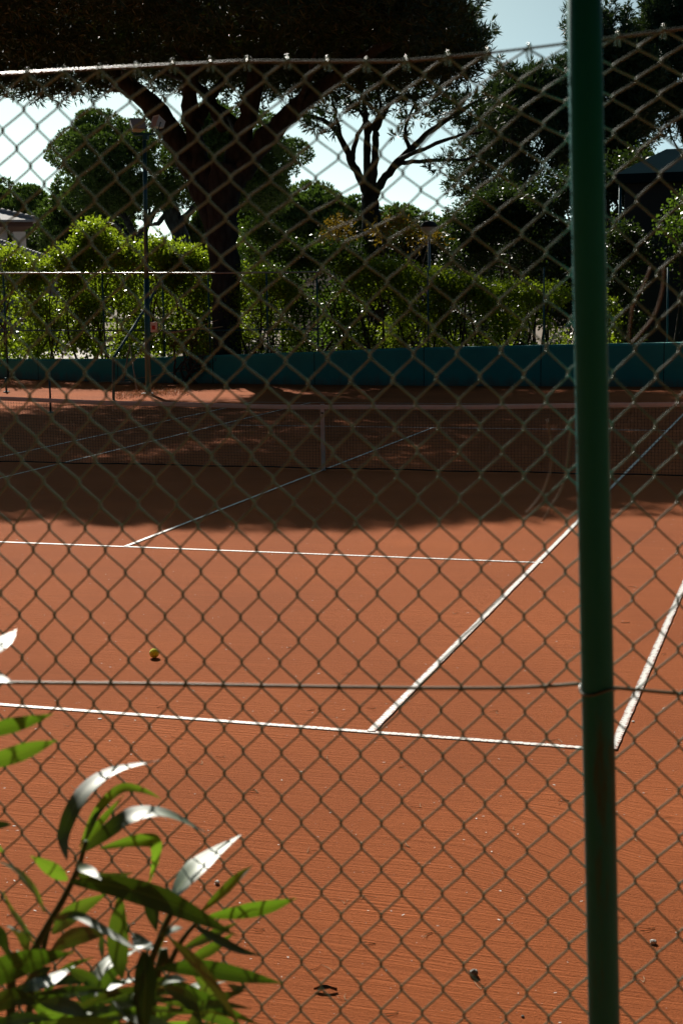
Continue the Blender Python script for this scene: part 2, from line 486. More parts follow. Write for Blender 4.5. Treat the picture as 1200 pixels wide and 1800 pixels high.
def court_line(x0, y0, x1, y1, label, w=0.05, seed=0):
    rg = random.Random(seed)
    L = math.hypot(x1 - x0, y1 - y0)
    n = max(8, int(L / 0.06))
    V, F = [], []
    for i in range(n + 1):
        s = L * i / n
        V += [(s, -w / 2 + rg.uniform(-.002, .002), 0), (s, w / 2 + rg.uniform(-.002, .002), 0)]
    F = [(2 * i, 2 * i + 2, 2 * i + 3, 2 * i + 1) for i in range(n)]
    m = MB(); m.add(V, F)
    o = m.build('court_line', M_tape)
    o.location = (x0, y0, 0.005 if abs(x1 - x0) > abs(y1 - y0) else 0.009)
    o.rotation_euler.z = math.atan2(y1 - y0, x1 - x0)
    tag(o, label, 'court line', 'white tape lines nailed to the clay', 'structure')
    return o


HW, SW, SV, LEN = 5.485, 4.115, 5.485, 23.77
court_line(-HW, 0, HW, 0, 'white baseline tape nearest the fence', seed=1)
court_line(-SW, SV, SW + 0.05, SV, 'white service line between the ball and the shadow', seed=2)
court_line(0, SV, 0, LEN - SV, 'white centre service line running under the net strap', seed=3)
court_line(SW, 0, SW, LEN, 'white singles sideline meeting the near baseline beside the green post', seed=4)
court_line(HW, 0, HW, LEN, 'white doubles sideline right of the green post', seed=5)
court_line(-SW, 0, -SW, LEN, 'white singles sideline on the far side, seen through the net', seed=6)
court_line(-HW, 0, -HW, LEN, 'white doubles sideline on the far side, seen through the net', seed=7)
court_line(-SW, LEN - SV, SW, LEN - SV, 'white service line beyond the net', seed=8)
court_line(-HW, LEN, HW, LEN, 'white far baseline in the shade', seed=9)

# ---- low teal back wall, dropping towards the neighbouring court
wp = smooth_path([(x, y, 0) for x, y in wall_path], 8)
hx = [-28, -16.5, -12.0, -10.6, -9.7, -5.9, -3.75, 0.6, 3.4, 16]
hz = [0.55, 0.57, 0.64, 0.70, 0.73, 0.86, 0.95, 1.03, 1.07, 1.10]
m = MB(); V = []; F = []
for i, pnt in enumerate(wp):
    h = float(np.interp(pnt[0], hx, hz))
    tn = wp[min(i + 1, len(wp) - 1)] - wp[max(i - 1, 0)]
    nrm = np.array([tn[1], -tn[0], 0]); nrm /= np.linalg.norm(nrm)      # away from the court
    if nrm[1] < 0: nrm = -nrm
    for d, z in ((0, 0), (0.012, h - 0.05), (0.05, h), (0.28, h), (0.30, h - 0.04), (0.30, 0)):
        p_ = pnt + nrm * d; V.append((p_[0], p_[1], z))
    if i:
        a = (i - 1) * 6; b = i * 6
        F += [(a + j, b + j, b + j + 1, a + j + 1) for j in range(5)]
F += [tuple(range(6)), tuple(range(len(V) - 6, len(V)))[::-1]]
m.add(V, F)
tag(m.build('back_wall', M_wall), 'low dark teal rendered wall closing the back of the clay court', 'wall', kind='thing')


# ============================================================ TREES
def tufts(rng, clumps, per, nn, ln, wd, up=0.8, spread=0.75, shell=0.45):
    """needle tufts over soft clumps (x, y, z, rx, ry, rz) -> quads"""
    C = np.asarray(clumps, float)
    w = (C[:, 3] * C[:, 4] + C[:, 3] * C[:, 5]); w = w / w.mean()
    cnt = np.maximum(4, (per * w)).astype(int)
    idx = np.repeat(np.arange(len(C)), cnt)
    n = len(idx)
    d = rng.normal(size=(n, 3)); d /= np.linalg.norm(d, axis=1)[:, None]
    rad = shell + (1 - shell) * rng.random(n) ** 0.6
    P = C[idx, :3] + d * rad[:, None] * C[idx, 3:6]
    A = d * 0.75 + np.array([0, 0, up]) + rng.normal(size=(n, 3)) * 0.35
    A /= np.linalg.norm(A, axis=1)[:, None]
    P = np.repeat(P, nn, 0); A = np.repeat(A, nn, 0)
    D = A + rng.normal(size=P.shape) * spread; D /= np.linalg.norm(D, axis=1)[:, None]
    return blades(rng, P, D, ln, wd)


def blades(rng, P, D, ln, wd, bend=0.0, var=0.4):
    n = len(P)
    L = ln * (1 - var / 2 + var * rng.random(n))[:, None]; W = wd * (1 - var / 2 + var * rng.random(n))[:, None]
    S = np.cross(D, rng.normal(size=(n, 3))); S /= np.linalg.norm(S, axis=1)[:, None] + 1e-9
    mid = P + D * L * 0.45
    V = np.stack([P, mid + S * W / 2, P + D * L, mid - S * W / 2], 1).reshape(-1, 3)
    F = np.arange(n * 4).reshape(-1, 4)
    return V, F


def limb(m, pts, r0, r1, n=9, k=6, wob=0.0, rng=None):
    P = smooth_path(pts, k)
    r = np.linspace(r0, r1, len(P))
    if wob and rng is not None:
        P = P + rng.normal(size=P.shape) * wob * np.linspace(1, .6, len(P))[:, None]
        r = r * (1 + rng.normal(size=len(r)) * 0.05)
    m.tube(P, r, n)
    return P


def px(Y, *uv):
    """a run of points at depth Y (or given per point)"""
    return [at(p[0], p[1], p[2] if len(p) > 2 else Y) for p in uv]


def make_tree(name, base, label, cat, trunk_mb, crown_vf, crown_mat, group=None, bark=None):
    t = empty(name, base, label, cat, group)
    if trunk_mb is not None: trunk_mb.build('trunk', bark or M_bark, t, smooth=True)
    V, F = crown_vf
    link('crown', np_mesh('crown', V, F), crown_mat, t, smooth=False)
    return t


def merge(*vf):
    Vs, Fs, n = [], [], 0
    for V, F in vf:
        Vs.append(V); Fs.append(F + n); n += len(V)
    return np.vstack(Vs), np.vstack(Fs)


# ---- 1. the big umbrella pine whose crown roofs the picture
rng = np.random.default_rng(11)
CX, CY, RX, RY = -9.5, 30.2, 8.0, 9.2
cl = []
st = 1.25
for ix in np.arange(-8, 8.1, st):
    for iy in np.arange(-9, 9.1, st):
        x = ix + rng.uniform(-.5, .5); y = iy + rng.uniform(-.5, .5)
        a = math.atan2(y, x)
        lim = 1 + 0.06 * math.sin(3 * a + 1) + 0.05 * math.sin(7 * a)
        ro = math.hypot(x / RX, y / (RY if y < 0 else 7.6))
        if ro > lim: continue
        back = max(0, y) / RY
        zb = 9.15 + 0.25 * back + rng.uniform(-.3, .35) - 0.2 * (ro > .8)
        r = rng.uniform(.85, 1.25)
        cl.append((CX + x, CY + y, zb, r, r, r * .62))
        if y < 0 and ro > .68:               # the thick near rim
            cl.append((CX + x + rng.uniform(-.5, .5), CY + y + rng.uniform(-.2, .6), 9.9 + rng.uniform(-.3, .5), r, r, r * .7))
        cl.append((CX + x * .97, CY + y * .97, 10.0 + 3.6 * (1 - ro ** 2) + rng.uniform(-.2, .2), r * 1.1, r * 1.1, r * .75))
# drooping skirts the photo shows: at the far left and the right rim
for u, v, Y, r in [(20, 120, 31, .7), (60, 135, 31, .7), (110, 130, 31.5, .75), (150, 150, 32, .55), (60, 165, 32, .4), (110, 165, 32, .4), (170, 110, 33, .6), (-30, 130, 30, .8),
                   (250, 110, 35, .5), (420, 140, 36, .6), (450, 175, 37, .5), (540, 150, 35, .7), (600, 130, 33, .9), (700, 110, 32, .9), (780, 90, 31, .9), (820, 40, 30, .9), (800, 120, 32, .7), (660, 160, 35, .7), (750, 150, 34, .7), (480, 120, 34, .8)]:
    p_ = at(u, v, Y); cl.append((*p_, r * 1.2, r * 1.2, r * .8))
keep = []
for c in cl:                             # windows of sky between the limbs, far rim
    ok = True
    for u, v, rad in [(410, 150, 38), (250, 165, 40), (200, 190, 40)]:
        d = np.array(c[:3]) - CAM; dz = d @ FW
        uu = 600 + FPX * (d @ RT) / dz; vv = 900 - FPX * (d @ UP) / dz
        if math.hypot(uu - u, vv - v) < rad or (uu > 800 and vv < 150): ok = False
    if ok: keep.append(c)
crown = tufts(rng, keep, 190, 6, 0.25, 0.040, up=0.7)
m = MB()
T = 32.0
limb(m, [at(400, 640, T) * [1, 1, 0] + [0, 0, -.1]] + px(T, (398, 560), (396, 480), (390, 400), (392, 340), (400, 290)), .37, .50, 12, 6, .02, rng)
limb(m, px(T, (392, 400), (400, 340), (432, 290), (475, 235), (530, 185), (590, 135)) + [at(650, 95, 31), at(720, 50, 30)], .42, .10, 10, 6, .03, rng)      # right limb
limb(m, px(T, (384, 400), (350, 320), (318, 262), (272, 190), (215, 142), (165, 98)) + [at(130, 55, 31), at(103, 0, 30), at(90, -60, 29)], .40, .12, 10, 6, .03, rng)   # left limb
limb(m, px(T, (388, 380), (362, 310), (340, 240), (334, 160), (342, 90)) + [at(325, 40, 31), at(300, -20, 30)], .33, .10, 10, 6, .03, rng)
limb(m, px(T, (396, 370), (410, 290), (436, 210), (448, 130), (452, 60)) + [at(470, 0, 31), at(500, -60, 30)], .36, .10, 10, 6, .03, rng)
limb(m, px(T, (345, 215), (372, 170, 32.5), (395, 140, 33), (420, 110, 33.5)), .17, .06, 8, 6, .02, rng)
limb(m, px(T, (392, 225), (372, 180, 32.5), (345, 150, 33), (285, 125, 34)), .19, .07, 8, 6, .02, rng)
limb(m, px(T, (430, 240), (400, 205, 33), (385, 190, 33.5), (360, 170, 34)), .16, .06, 8, 6, .02, rng)
for a in [((170, 100), (120, 88, 31), (60, 62, 30), (0, 28, 29)), ((150, 82), (95, 70, 31), (30, 60, 31), (-40, 55, 31)), ((120, 40, 31), (60, 20, 30), (0, 14, 29)),
          ((340, 110), (290, 60, 31), (240, 20, 30), (215, -30, 30)), ((345, 90), (400, 40, 31), (420, 0, 30)), ((450, 100), (520, 60, 31), (580, 20, 30)),
          ((560, 160), (620, 120, 33), (690, 110, 34)), ((520, 190), (545, 130, 31), (560, 60, 29.5)), ((215, 140), (240, 80, 31), (225, 20, 30)), ((272, 188), (215, 160, 33), (150, 140, 34), (90, 130, 34))]:
    limb(m, px(T, *a), .10, .035, 7, 5, .03, rng)
make_tree('umbrella_pine', (at(398, 640, T)[0], T, 0), 'huge umbrella pine with forking limbs whose dark crown fills the top of the view', 'tree', m, crown, M_pine)

# ---- 2. the pine with the thin forking trunk against the sky, right of the big one
rng = np.random.default_rng(12)
T = 42.0
m = MB()
limb(m, [at(652, 640, T) * [1, 1, 0]] + px(T, (652, 500), (653, 430), (652, 385), (650, 345)), .42, .30, 10, 6, .02, rng)
for pts, r0, r1 in [(((648, 360), (638, 325), (618, 285), (603, 250), (575, 215), (530, 200, 41)), .17, .06), (((648, 350), (645, 300), (645, 240), (641, 190), (632, 140, 41)), .17, .06),
                    (((653, 345), (658, 280), (664, 220), (690, 170), (700, 120, 43)), .15, .05), (((654, 350), (672, 318), (705, 278), (760, 228), (800, 200, 41), (850, 170, 40)), .17, .05),
                    (((656, 345), (680, 308), (705, 288), (760, 283, 41), (815, 280, 40), (850, 268, 39.5)), .11, .03), (((618, 285), (626, 245), (640, 215)), .10, .05), (((603, 250), (590, 205), (580, 160)), .08, .03),
                    (((705, 278), (745, 262, 41), (800, 240, 40), (850, 232, 39.5)), .09, .03), (((664, 240), (640, 205), (610, 170)), .09, .03), (((720, 262), (712, 225), (730, 180)), .08, .03), (((645, 240), (668, 190), (660, 150)), .08, .03), (((690, 170), (740, 170), (790, 140)), .06, .02)]:
    limb(m, px(T, *pts), r0, r1, 8, 5, .02, rng)
def photo_px(c):
    d = np.array(c[:3]) - CAM; dz = d @ FW
    return 600 + FPX * (d @ RT) / dz, 900 - FPX * (d @ UP) / dz


cl = []
for i in range(150):
    a = rng.uniform(0, 6.28); ro = math.sqrt(rng.random())
    x = -7.7 + 5.6 * ro * math.cos(a); y = 37.4 + 4.0 * ro * math.sin(a); r = rng.uniform(.7, 1.15)
    cl.append((x, y, 9.35 + 1.9 * (1 - ro * ro) * rng.random() + rng.uniform(-.25, .4), r, r, r * .6))
for u, v, Y, r in [(560, 215, 41, .5), (540, 195, 42, .6), (590, 185, 42, .6), (620, 160, 42, .8), (700, 150, 42, .8), (760, 170, 42, .8), (800, 195, 41, .7), (840, 190, 40, .8), (730, 210, 42, .4), (850, 220, 40, .5), (640, 185, 42, .5), (770, 290, 40, .35), (680, 190, 42, .5), (575, 230, 41, .3), (700, 240, 42, .25)]:
    p_ = at(u, v, Y); cl.append((*p_, r * 1.3, r * 1.3, r * .55))
cl = [c for c in cl if not (photo_px(c)[0] > 815 and photo_px(c)[1] < 125)]
make_tree('umbrella_pine', (at(652, 640, T)[0], T, 0), 'slender pine with bare forking branches silhouetted against the sky right of the biggest trunk', 'tree',
          m, tufts(rng, cl, 90, 6, 0.30, 0.05, up=.6), M_pine)

# ---- 3. dark pines on the right, behind the green post
def column_pine(seed, u0, u1, vtop, vbot, Y, label, trunk, n=70, mat=None, gap=0.0, per=70, rise=0.9):
    rng = np.random.default_rng(seed)
    cl = []
    dep = (Y - CAM[1]) / ray((u0 + u1) / 2, 300)[1]
    for i in range(n):
        t = rng.random() ** 0.8
        w = 1 - 0.45 * max(0, t - .55) / .45
        u = (u0 + u1) / 2 + (u1 - u0) / 2 * rng.uniform(-1, 1) * w
        v = vbot + (vtop + 22 - vbot) * t
        if gap and rng.random() < gap * (1 - t): continue
        p_ = at(u, v, Y + rng.uniform(-1.8, 1.8)); r = rng.uniform(.5, .95)
        cl.append((*p_, r, r, r * .75))
    # upright shoots along the top
    for i in range(26):
        u = rng.uniform(u0 + 8, u1 - 8); p_ = at(u, vtop + rng.uniform(4, 38), Y + rng.uniform(-1, 1)); cl.append((*p_, .2, .2, .6))
    m = MB()
    P = px(Y, *trunk); P[0] = P[0] * [1, 1, 0]
    Q = limb(m, P, .30, .06, 9, 6, .03, rng)
    for i in range(22):
        s = Q[int(len(Q) * rng.uniform(.3, .98))]
        e = np.array(cl[rng.integers(0, len(cl))][:3]); e[2] = max(e[2], s[2] - .4)
        limb(m, [s, (s + e) / 2 + rng.normal(size=3) * .15, e], .055, .012, 5, 4)
    return make_tree('pine_tree', (P[0][0], Y, 0), label, 'tree', m, tufts(rng, cl, per * 1.4, 7, 0.30, 0.048, up=rise), mat or M_pine)


column_pine(21, 848, 1010, 118, 330, 50, 'dark pine with loose sky-speckled branches just left of the green post', ((915, 640), (915, 450), (905, 330), (905, 210), (912, 130)), 72, gap=.7, per=40)
column_pine(22, 985, 1150, 20, 300, 53, 'dark bushy pine with upright shoots rising behind the green post', ((1065, 640), (1062, 420), (1060, 250), (1058, 120), (1060, 50)), 95, gap=.35)
column_pine(23, 1110, 1330, -30, 260, 55, 'tall dark pine above the slate canopy at the right edge', ((1225, 640), (1222, 420), (1220, 200), (1215, 40)), 105, gap=.25)
column_pine(24, 790, 930, 200, 420, 54, 'thin pine with wispy open twigs left of the green post', ((850, 640), (850, 470), (848, 360), (846, 260)), 34, gap=.5, per=20)


# ---- 4. rounded stone pines farther back
def round_pine(seed, spans, Y, label, trunks, mat=None, cr=1.5, per=280, ln=0.26, wd=0.08, name='stone_pine', depth=3.0):
    """spans: image ellipses (u, v, ru, rv) of the crown's lobes at depth Y"""
    rng = np.random.default_rng(seed)
    k = float(np.linalg.norm(at(601, 400, Y) - at(600, 400, Y)))
    cl = []
    for u, v, ru, rv in spans:
        n = int(8 + ru * rv * k * k / (cr * cr) * 4.2)
        for i in range(n):
            a = rng.uniform(0, 6.283); ro = math.sqrt(rng.random()) * .93
            p_ = at(u + ru * ro * math.cos(a), v + rv * ro * math.sin(a), Y + rng.uniform(-1, 1) * depth * math.sqrt(max(.05, 1 - ro * ro)))
            r = cr * rng.uniform(.45, .95); cl.append((*p_, r, r, r * .8))
    m = MB()
    first = None
    for tr in trunks:
        P = px(Y, *tr[0])
        if tr[3]: P[0] = P[0] * [1, 1, 0]
        if first is None: first = P[0]
        limb(m, P, tr[1], tr[2], 9, 6, .05, rng)
    return make_tree(name, (first[0], first[1], 0), label, 'tree', m, tufts(rng, cl, per, 5, ln, wd, up=.75, shell=.75, spread=.55), mat or M_pinef)


round_pine(31, [(190, 262, 78, 62), (300, 238, 110, 50), (410, 250, 80, 55), (480, 285, 66, 62), (250, 325, 95, 45), (140, 262, 34, 40), (350, 320, 100, 50), (470, 340, 50, 25), (190, 330, 50, 40)], 65,
           'broad stone pine with a rounded crown behind the floodlight pole',
           [(((345, 640), (338, 480), (318, 420), (300, 370), (290, 320)), .62, .35, True), (((240, 640), (238, 470), (236, 420), (222, 385), (190, 350)), .30, .14, True),
            (((236, 425), (262, 390), (285, 350)), .2, .1, False), (((236, 435), (215, 400), (175, 375)), .17, .08, False), (((300, 370), (270, 395), (262, 360)), .14, .08, False), (((310, 400), (345, 360), (380, 340)), .2, .1, False), (((225, 390), (245, 360), (240, 330)), .13, .07, False)],
           cr=1.1, per=250, ln=.17, wd=.055)
round_pine(32, [(30, 370, 62, 32), (-50, 375, 60, 40), (95, 380, 40, 28), (40, 420, 80, 50)], 85, 'rounded stone pine rising behind the tiled house roof', [(((30, 640), (30, 500), (30, 400)), .4, .3, True)], cr=1.7, per=190, ln=.33, wd=.11)
round_pine(33, [(135, 350, 30, 34), (165, 385, 55, 42), (120, 410, 55, 50), (190, 420, 40, 35)], 75, 'shaded stone pine between the house and the floodlight pole', [(((140, 640), (140, 500), (145, 400)), .4, .25, True)], cr=1.5, per=180, ln=.30, wd=.10)
round_pine(34, [(540, 375, 100, 45), (450, 385, 70, 45), (600, 400, 60, 40), (500, 430, 130, 40)], 95, 'low domed stone pine in the distance left of the slender pine', [(((530, 640), (530, 520), (530, 420)), .4, .3, True)], cr=1.9, per=190, ln=.36, wd=.13)
round_pine(35, [(690, 410, 60, 34), (760, 425, 50, 34), (700, 450, 110, 40), (820, 440, 60, 50)], 98, 'low domed stone pine in the distance behind the yellow leaves', [(((710, 640), (710, 520), (710, 440)), .4, .3, True)], cr=1.9, per=190, ln=.36, wd=.13)

# ---- 5. two small cypresses glimpsed under the pines
for u, v, w, lab in [(326, 402, 9, 'small dark cypress with a pointed tip beside the leaning trunk'), (352, 385, 10, 'small dark cypress close to the biggest pine trunk')]:
    rng = np.random.default_rng(int(u)); T = 78
    cl = [(*at(u + rng.uniform(-1, 1) * w * t, v + 130 * t, T + rng.uniform(-.3, .3)), .42, .42, .7) for t in np.linspace(.02, 1, 22)]
    m = MB(); b_ = at(u, 600, T) * [1, 1, 0]; limb(m, [b_, at(u, 520, T), at(u, v + 25, T)], .16, .05, 7)
    make_tree('cypress', b_, lab, 'tree', m, tufts(rng, cl, 60, 4, .4, .10, up=1.6, spread=.35), M_dark, group='cypresses under the pines')


# ============================================================ SHRUBS
def leaves(rng, blobs, n, ln, wd, shell=.35, hang=.15):
    C = np.asarray(blobs, float)
    w = C[:, 3] * C[:, 5] + C[:, 3] * C[:, 4]; w /= w.sum()
    idx = rng.choice(len(C), n, p=w)
    d = rng.normal(size=(n, 3)); d /= np.linalg.norm(d, axis=1)[:, None]
    rad = shell + (1 - shell) * rng.random(n) ** .7
    P = C[idx, :3] + d * rad[:, None] * C[idx, 3:6]
    P = P + rng.normal(size=(n, 3)) * ln * .8
    D = d * .8 + rng.normal(size=(n, 3)) * .6 + np.array([0, 0, -hang]); D /= np.linalg.norm(D, axis=1)[:, None]
    ok = P[:, 2] > .03
    return blades(rng, P[ok], D[ok], ln, wd)


def shrub(seed, label, prof, Y, mat, n, ln=.115, wd=.075, depth=.9, cr=.36, bottom=0.1, name='hedge_shrub', group=None, fill=1.0, cat='shrub', stems=4):
    """prof: outline columns (u, top v); the shrub fills from there down to the ground"""
    rng = np.random.default_rng(seed)
    u0, u1 = prof[0][0], prof[-1][0]
    bl = []
    xs = [p[0] for p in prof]; vs = [p[1] for p in prof]
    pl, pr_ = at(u0, 500, Y), at(u1, 500, Y)
    wid = np.linalg.norm(pr_ - pl)
    top = max(at(u, v, Y)[2] for u, v in prof)
    nb = int(fill * wid * top / (cr * cr) * 1.5) + 6
    for i in range(nb):
        u = rng.uniform(u0, u1); v = np.interp(u, xs, vs)
        zt = at(u, v, Y)[2]
        z = bottom + (zt - cr * .5 - bottom) * rng.random() ** .8
        if i < nb * .35: z = zt - cr * rng.uniform(-.15, .9)
        p_ = at(u, 500, Y); y = Y + rng.uniform(-depth, depth) * (1 - .4 * z / top)
        r = cr * rng.uniform(.35, 1.2)
        bl.append((p_[0] + (y - Y) * (p_[0] - CAM[0]) / (Y - CAM[1]), y, z, r, r, r * .8))
    V = leaves(rng, bl, n, ln, wd)
    # loose sprigs that break the outline
    SP, SD = [], []
    for i in range(int(5 + wid * 9)):
        u = rng.uniform(u0, u1); p_ = at(u, np.interp(u, xs, vs), Y + rng.uniform(-.5, .5) * depth)
        a = np.array([rng.normal() * .5, rng.normal() * .4, 1.0]); a /= np.linalg.norm(a); hgt = rng.uniform(.12, .42) * (ln / .11)
        for t in np.linspace(-.6, 1, 12):
            SP.append(p_ + a * hgt * t + rng.normal(size=3) * .015); d = a * .5 + rng.normal(size=3) * .8; SD.append(d / np.linalg.norm(d))
    V = merge(V, blades(rng, np.array(SP), np.array(SD), ln * .9, wd * .85))
    m = MB()
    b = (pl + pr_) / 2; b[2] = 0
    for i in range(stems):
        s = b + np.array([rng.uniform(-.4, .4) * wid, rng.uniform(-.2, .2), -.05])
        e = np.array(bl[rng.integers(0, len(bl))][:3]); e[2] = max(e[2], top * .6)
        limb(m, [s, (s + e) / 2 + rng.normal(size=3) * .15 * [1, 1, 0], e], .05, .015, 6, 4, .01, rng)
        for j in range(3):
            e2 = np.array(bl[rng.integers(0, len(bl))][:3]); q_ = s + (e - s) * rng.uniform(.25, .7)
            limb(m, [q_, (q_ + e2) / 2 + rng.normal(size=3) * .1, e2], .025, .008, 5, 3)
    t = empty(name, b, label, cat, group)
    m.build('stem', M_twig, t, smooth=True)
    link('foliage', np_mesh('foliage', *V), mat, t, smooth=False)
    return t


HG = 'leafy shrubs of the hedge behind the teal wall'
shrub(41, 'sunlit hedge shrub at the left edge of the view', [(-70, 472), (-20, 468), (18, 446), (40, 456), (70, 472)], 32.9, M_hedge, 9300, group=HG)
shrub(42, 'low sunlit hedge shrub below the house roof', [(50, 475), (80, 470), (104, 450), (130, 452), (150, 446)], 33.0, M_hedge, 7440, group=HG)
shrub(43, 'tallest sunlit hedge shrub with a pointed top left of the floodlight pole', [(125, 448), (146, 420), (160, 398), (172, 402), (192, 424), (205, 420), (222, 445)], 33.2, M_hedge, 10540, group=HG)
shrub(44, 'sunlit hedge shrub directly behind the floodlight pole', [(205, 448), (222, 430), (245, 444), (268, 424), (285, 432), (298, 450), (315, 452)], 33.0, M_hedge, 9300, group=HG)
shrub(45, 'hedge shrub between the floodlight pole and the biggest trunk', [(290, 450), (315, 440), (340, 448), (372, 470)], 33.0, M_hedge, 7440, group=HG)
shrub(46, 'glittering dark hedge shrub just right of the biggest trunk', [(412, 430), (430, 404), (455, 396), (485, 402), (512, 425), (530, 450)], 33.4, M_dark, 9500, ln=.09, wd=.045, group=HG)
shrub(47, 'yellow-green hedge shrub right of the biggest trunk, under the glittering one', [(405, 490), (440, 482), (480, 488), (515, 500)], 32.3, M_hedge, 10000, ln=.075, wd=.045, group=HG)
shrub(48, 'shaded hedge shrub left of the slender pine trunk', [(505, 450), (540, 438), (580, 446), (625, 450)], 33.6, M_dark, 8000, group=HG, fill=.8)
shrub(49, 'patchy lit hedge shrub in front of the slender pine trunk', [(600, 470), (640, 460), (680, 462), (715, 480)], 32.9, M_hedge, 6500, ln=.075, group=HG, fill=.7)
shrub(50, 'thin lit hedge shrub left of the globe lamp', [(690, 490), (720, 470), (750, 480), (780, 492)], 33.1, M_hedge, 6000, ln=.075, group=HG, fill=.7)
shrub(51, 'lit hedge shrub right of the globe lamp', [(765, 500), (800, 490), (840, 500), (870, 520)], 32.8, M_hedge, 6500, ln=.075, group=HG, fill=.7)
shrub(52, 'yellow-green hedge shrub left of the green post', [(860, 520), (890, 500), (930, 505), (985, 520)], 32.8, M_hedge, 6500, ln=.075, group=HG, fill=.7)
shrub(53, 'narrow lit hedge shrub just right of the green post', [(1030, 530), (1055, 520), (1085, 540)], 32.8, M_hedge, 2200, ln=.075, group=HG, fill=.7)
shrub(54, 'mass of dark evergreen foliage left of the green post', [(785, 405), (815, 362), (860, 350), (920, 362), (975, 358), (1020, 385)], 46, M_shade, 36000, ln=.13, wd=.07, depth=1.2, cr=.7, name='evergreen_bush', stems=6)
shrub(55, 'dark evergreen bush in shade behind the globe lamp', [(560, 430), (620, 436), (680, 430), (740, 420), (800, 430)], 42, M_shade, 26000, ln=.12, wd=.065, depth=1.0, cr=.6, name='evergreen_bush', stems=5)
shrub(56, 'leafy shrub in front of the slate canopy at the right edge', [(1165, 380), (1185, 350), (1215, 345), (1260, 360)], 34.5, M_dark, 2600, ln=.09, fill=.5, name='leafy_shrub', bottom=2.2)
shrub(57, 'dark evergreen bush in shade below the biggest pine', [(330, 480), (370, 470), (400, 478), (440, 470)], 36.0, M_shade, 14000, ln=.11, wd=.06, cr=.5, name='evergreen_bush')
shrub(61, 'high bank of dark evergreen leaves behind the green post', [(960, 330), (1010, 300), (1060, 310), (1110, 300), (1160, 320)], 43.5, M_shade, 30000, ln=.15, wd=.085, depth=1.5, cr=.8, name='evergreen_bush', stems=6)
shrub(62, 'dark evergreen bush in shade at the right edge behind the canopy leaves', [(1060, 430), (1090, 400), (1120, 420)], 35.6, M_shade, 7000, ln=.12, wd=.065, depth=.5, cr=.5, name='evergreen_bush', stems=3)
# shrub with yellow autumn leaves
shrub(58, 'tall shrub with yellow autumn leaves beside the slender pine trunk', [(660, 402), (690, 388), (715, 400), (745, 405), (770, 418)], 39.5, M_yel, 650, ln=.14, wd=.06, bottom=4.2, cr=.45, fill=.5, name='yellow_leaved_shrub', depth=.5)
shrub(59, 'small shrub with dull yellow leaves left of the slender pine trunk', [(570, 402), (590, 394), (612, 396)], 39.5, M_yel, 380, ln=.13, wd=.05, bottom=4.3, cr=.3, fill=.4, name='yellow_leaved_shrub', depth=.4, stems=2)
shrub(60, 'wispy brown dried plant hanging over the teal wall beside the floodlight pole', [(296, 610), (320, 592), (350, 588), (366, 600)], 29.95, M_dry, 1500, ln=.07, wd=.02, bottom=.25, cr=.22, fill=.8, name='dried_plant', depth=.12, cat='plant')

# dry grass on the clay edge round the pole foot
rng = np.random.default_rng(70)
P = []
for i in range(900):
    u = rng.uniform(205, 330); v = 698 + (-(u - 205) * .07) + rng.normal() * 3.2
    P.append(gnd(u, v))
P = np.array(P); P[:, 2] = .004
D = rng.normal(size=P.shape) * .5 + [0, 0, .8]; D /= np.linalg.norm(D, axis=1)[:, None]
g_ = link('dry_grass', np_mesh('dry_grass', *blades(rng, P, D, .10, .012)), M_straw, smooth=False)
tag(g_, 'dry straw-coloured grass at the foot of the floodlight pole', 'grass', kind='stuff')

# the far wood, seen between and below the nearer trees
rng = np.random.default_rng(71)
cl = []
for i in range(900):
    u = rng.uniform(-500, 1700); Yb = rng.uniform(112, 122)
    top_ = np.interp(u, [-500, 0, 130, 300, 420, 650, 900, 1200, 1700], [400, 400, 425, 452, 440, 440, 420, 400, 400]) + rng.uniform(-6, 10)
    v = top_ + (520 - top_) * rng.random()
    p_ = at(u, v, Yb); r = rng.uniform(1.2, 2.4); cl.append((*p_, r, r, r * .8))
V1 = tufts(rng, cl, 130, 4, .6, .30, shell=.7)
cl = []
for i in range(700):  # unseen trees at the sides and back, added to cut skylight
    t = rng.uniform(0, 3)
    if t < 1: x, y = -58 + rng.uniform(-3, 3), -25 + 75 * t
    elif t < 2: x, y = -58 + 108 * (t - 1), -27 + rng.uniform(-4, 3)
    else: x, y = 44 + rng.uniform(-3, 3), -25 + 75 * (t - 2)
    r = rng.uniform(1.6, 3.2); h = 15 + 4 * math.sin(x * .21 + 1) * math.cos(y * .17) + rng.uniform(-2, 2)
    cl.append((x, y, h * rng.random() ** .8, r, r, r * .9))
# unseen pine crowns added round the viewer to dim the ambient light
for cx, cy, rx, ry in ((4, -16, 13, 13.5), (24, -8, 10, 12), (25, 14, 9, 11), (-16, -14, 9, 12), (-29, -6, 8, 12), (28, 34, 10, 10), (-25, 9, 7, 12)):
    for i in range(int(rx * ry * .75)):
        a = rng.uniform(0, 6.283); ro = math.sqrt(rng.random()); r = rng.uniform(1.0, 1.7)
        cl.append((cx + rx * ro * math.cos(a), cy + ry * ro * math.sin(a), 9.6 + 2.6 * (1 - ro * ro) * rng.random() + rng.uniform(-.3, .6), r, r, r * .6))
V2 = tufts(rng, cl, 110, 4, .8, .55, shell=.7)
tag(link('pine_wood_and_blockers', np_mesh('pine_wood_and_blockers', *merge(V1, V2)), M_pinef, smooth=False), 'dark green pine wood closing the view along the horizon plus unseen pines added round the court to cut skylight', 'wood', kind='stuff')

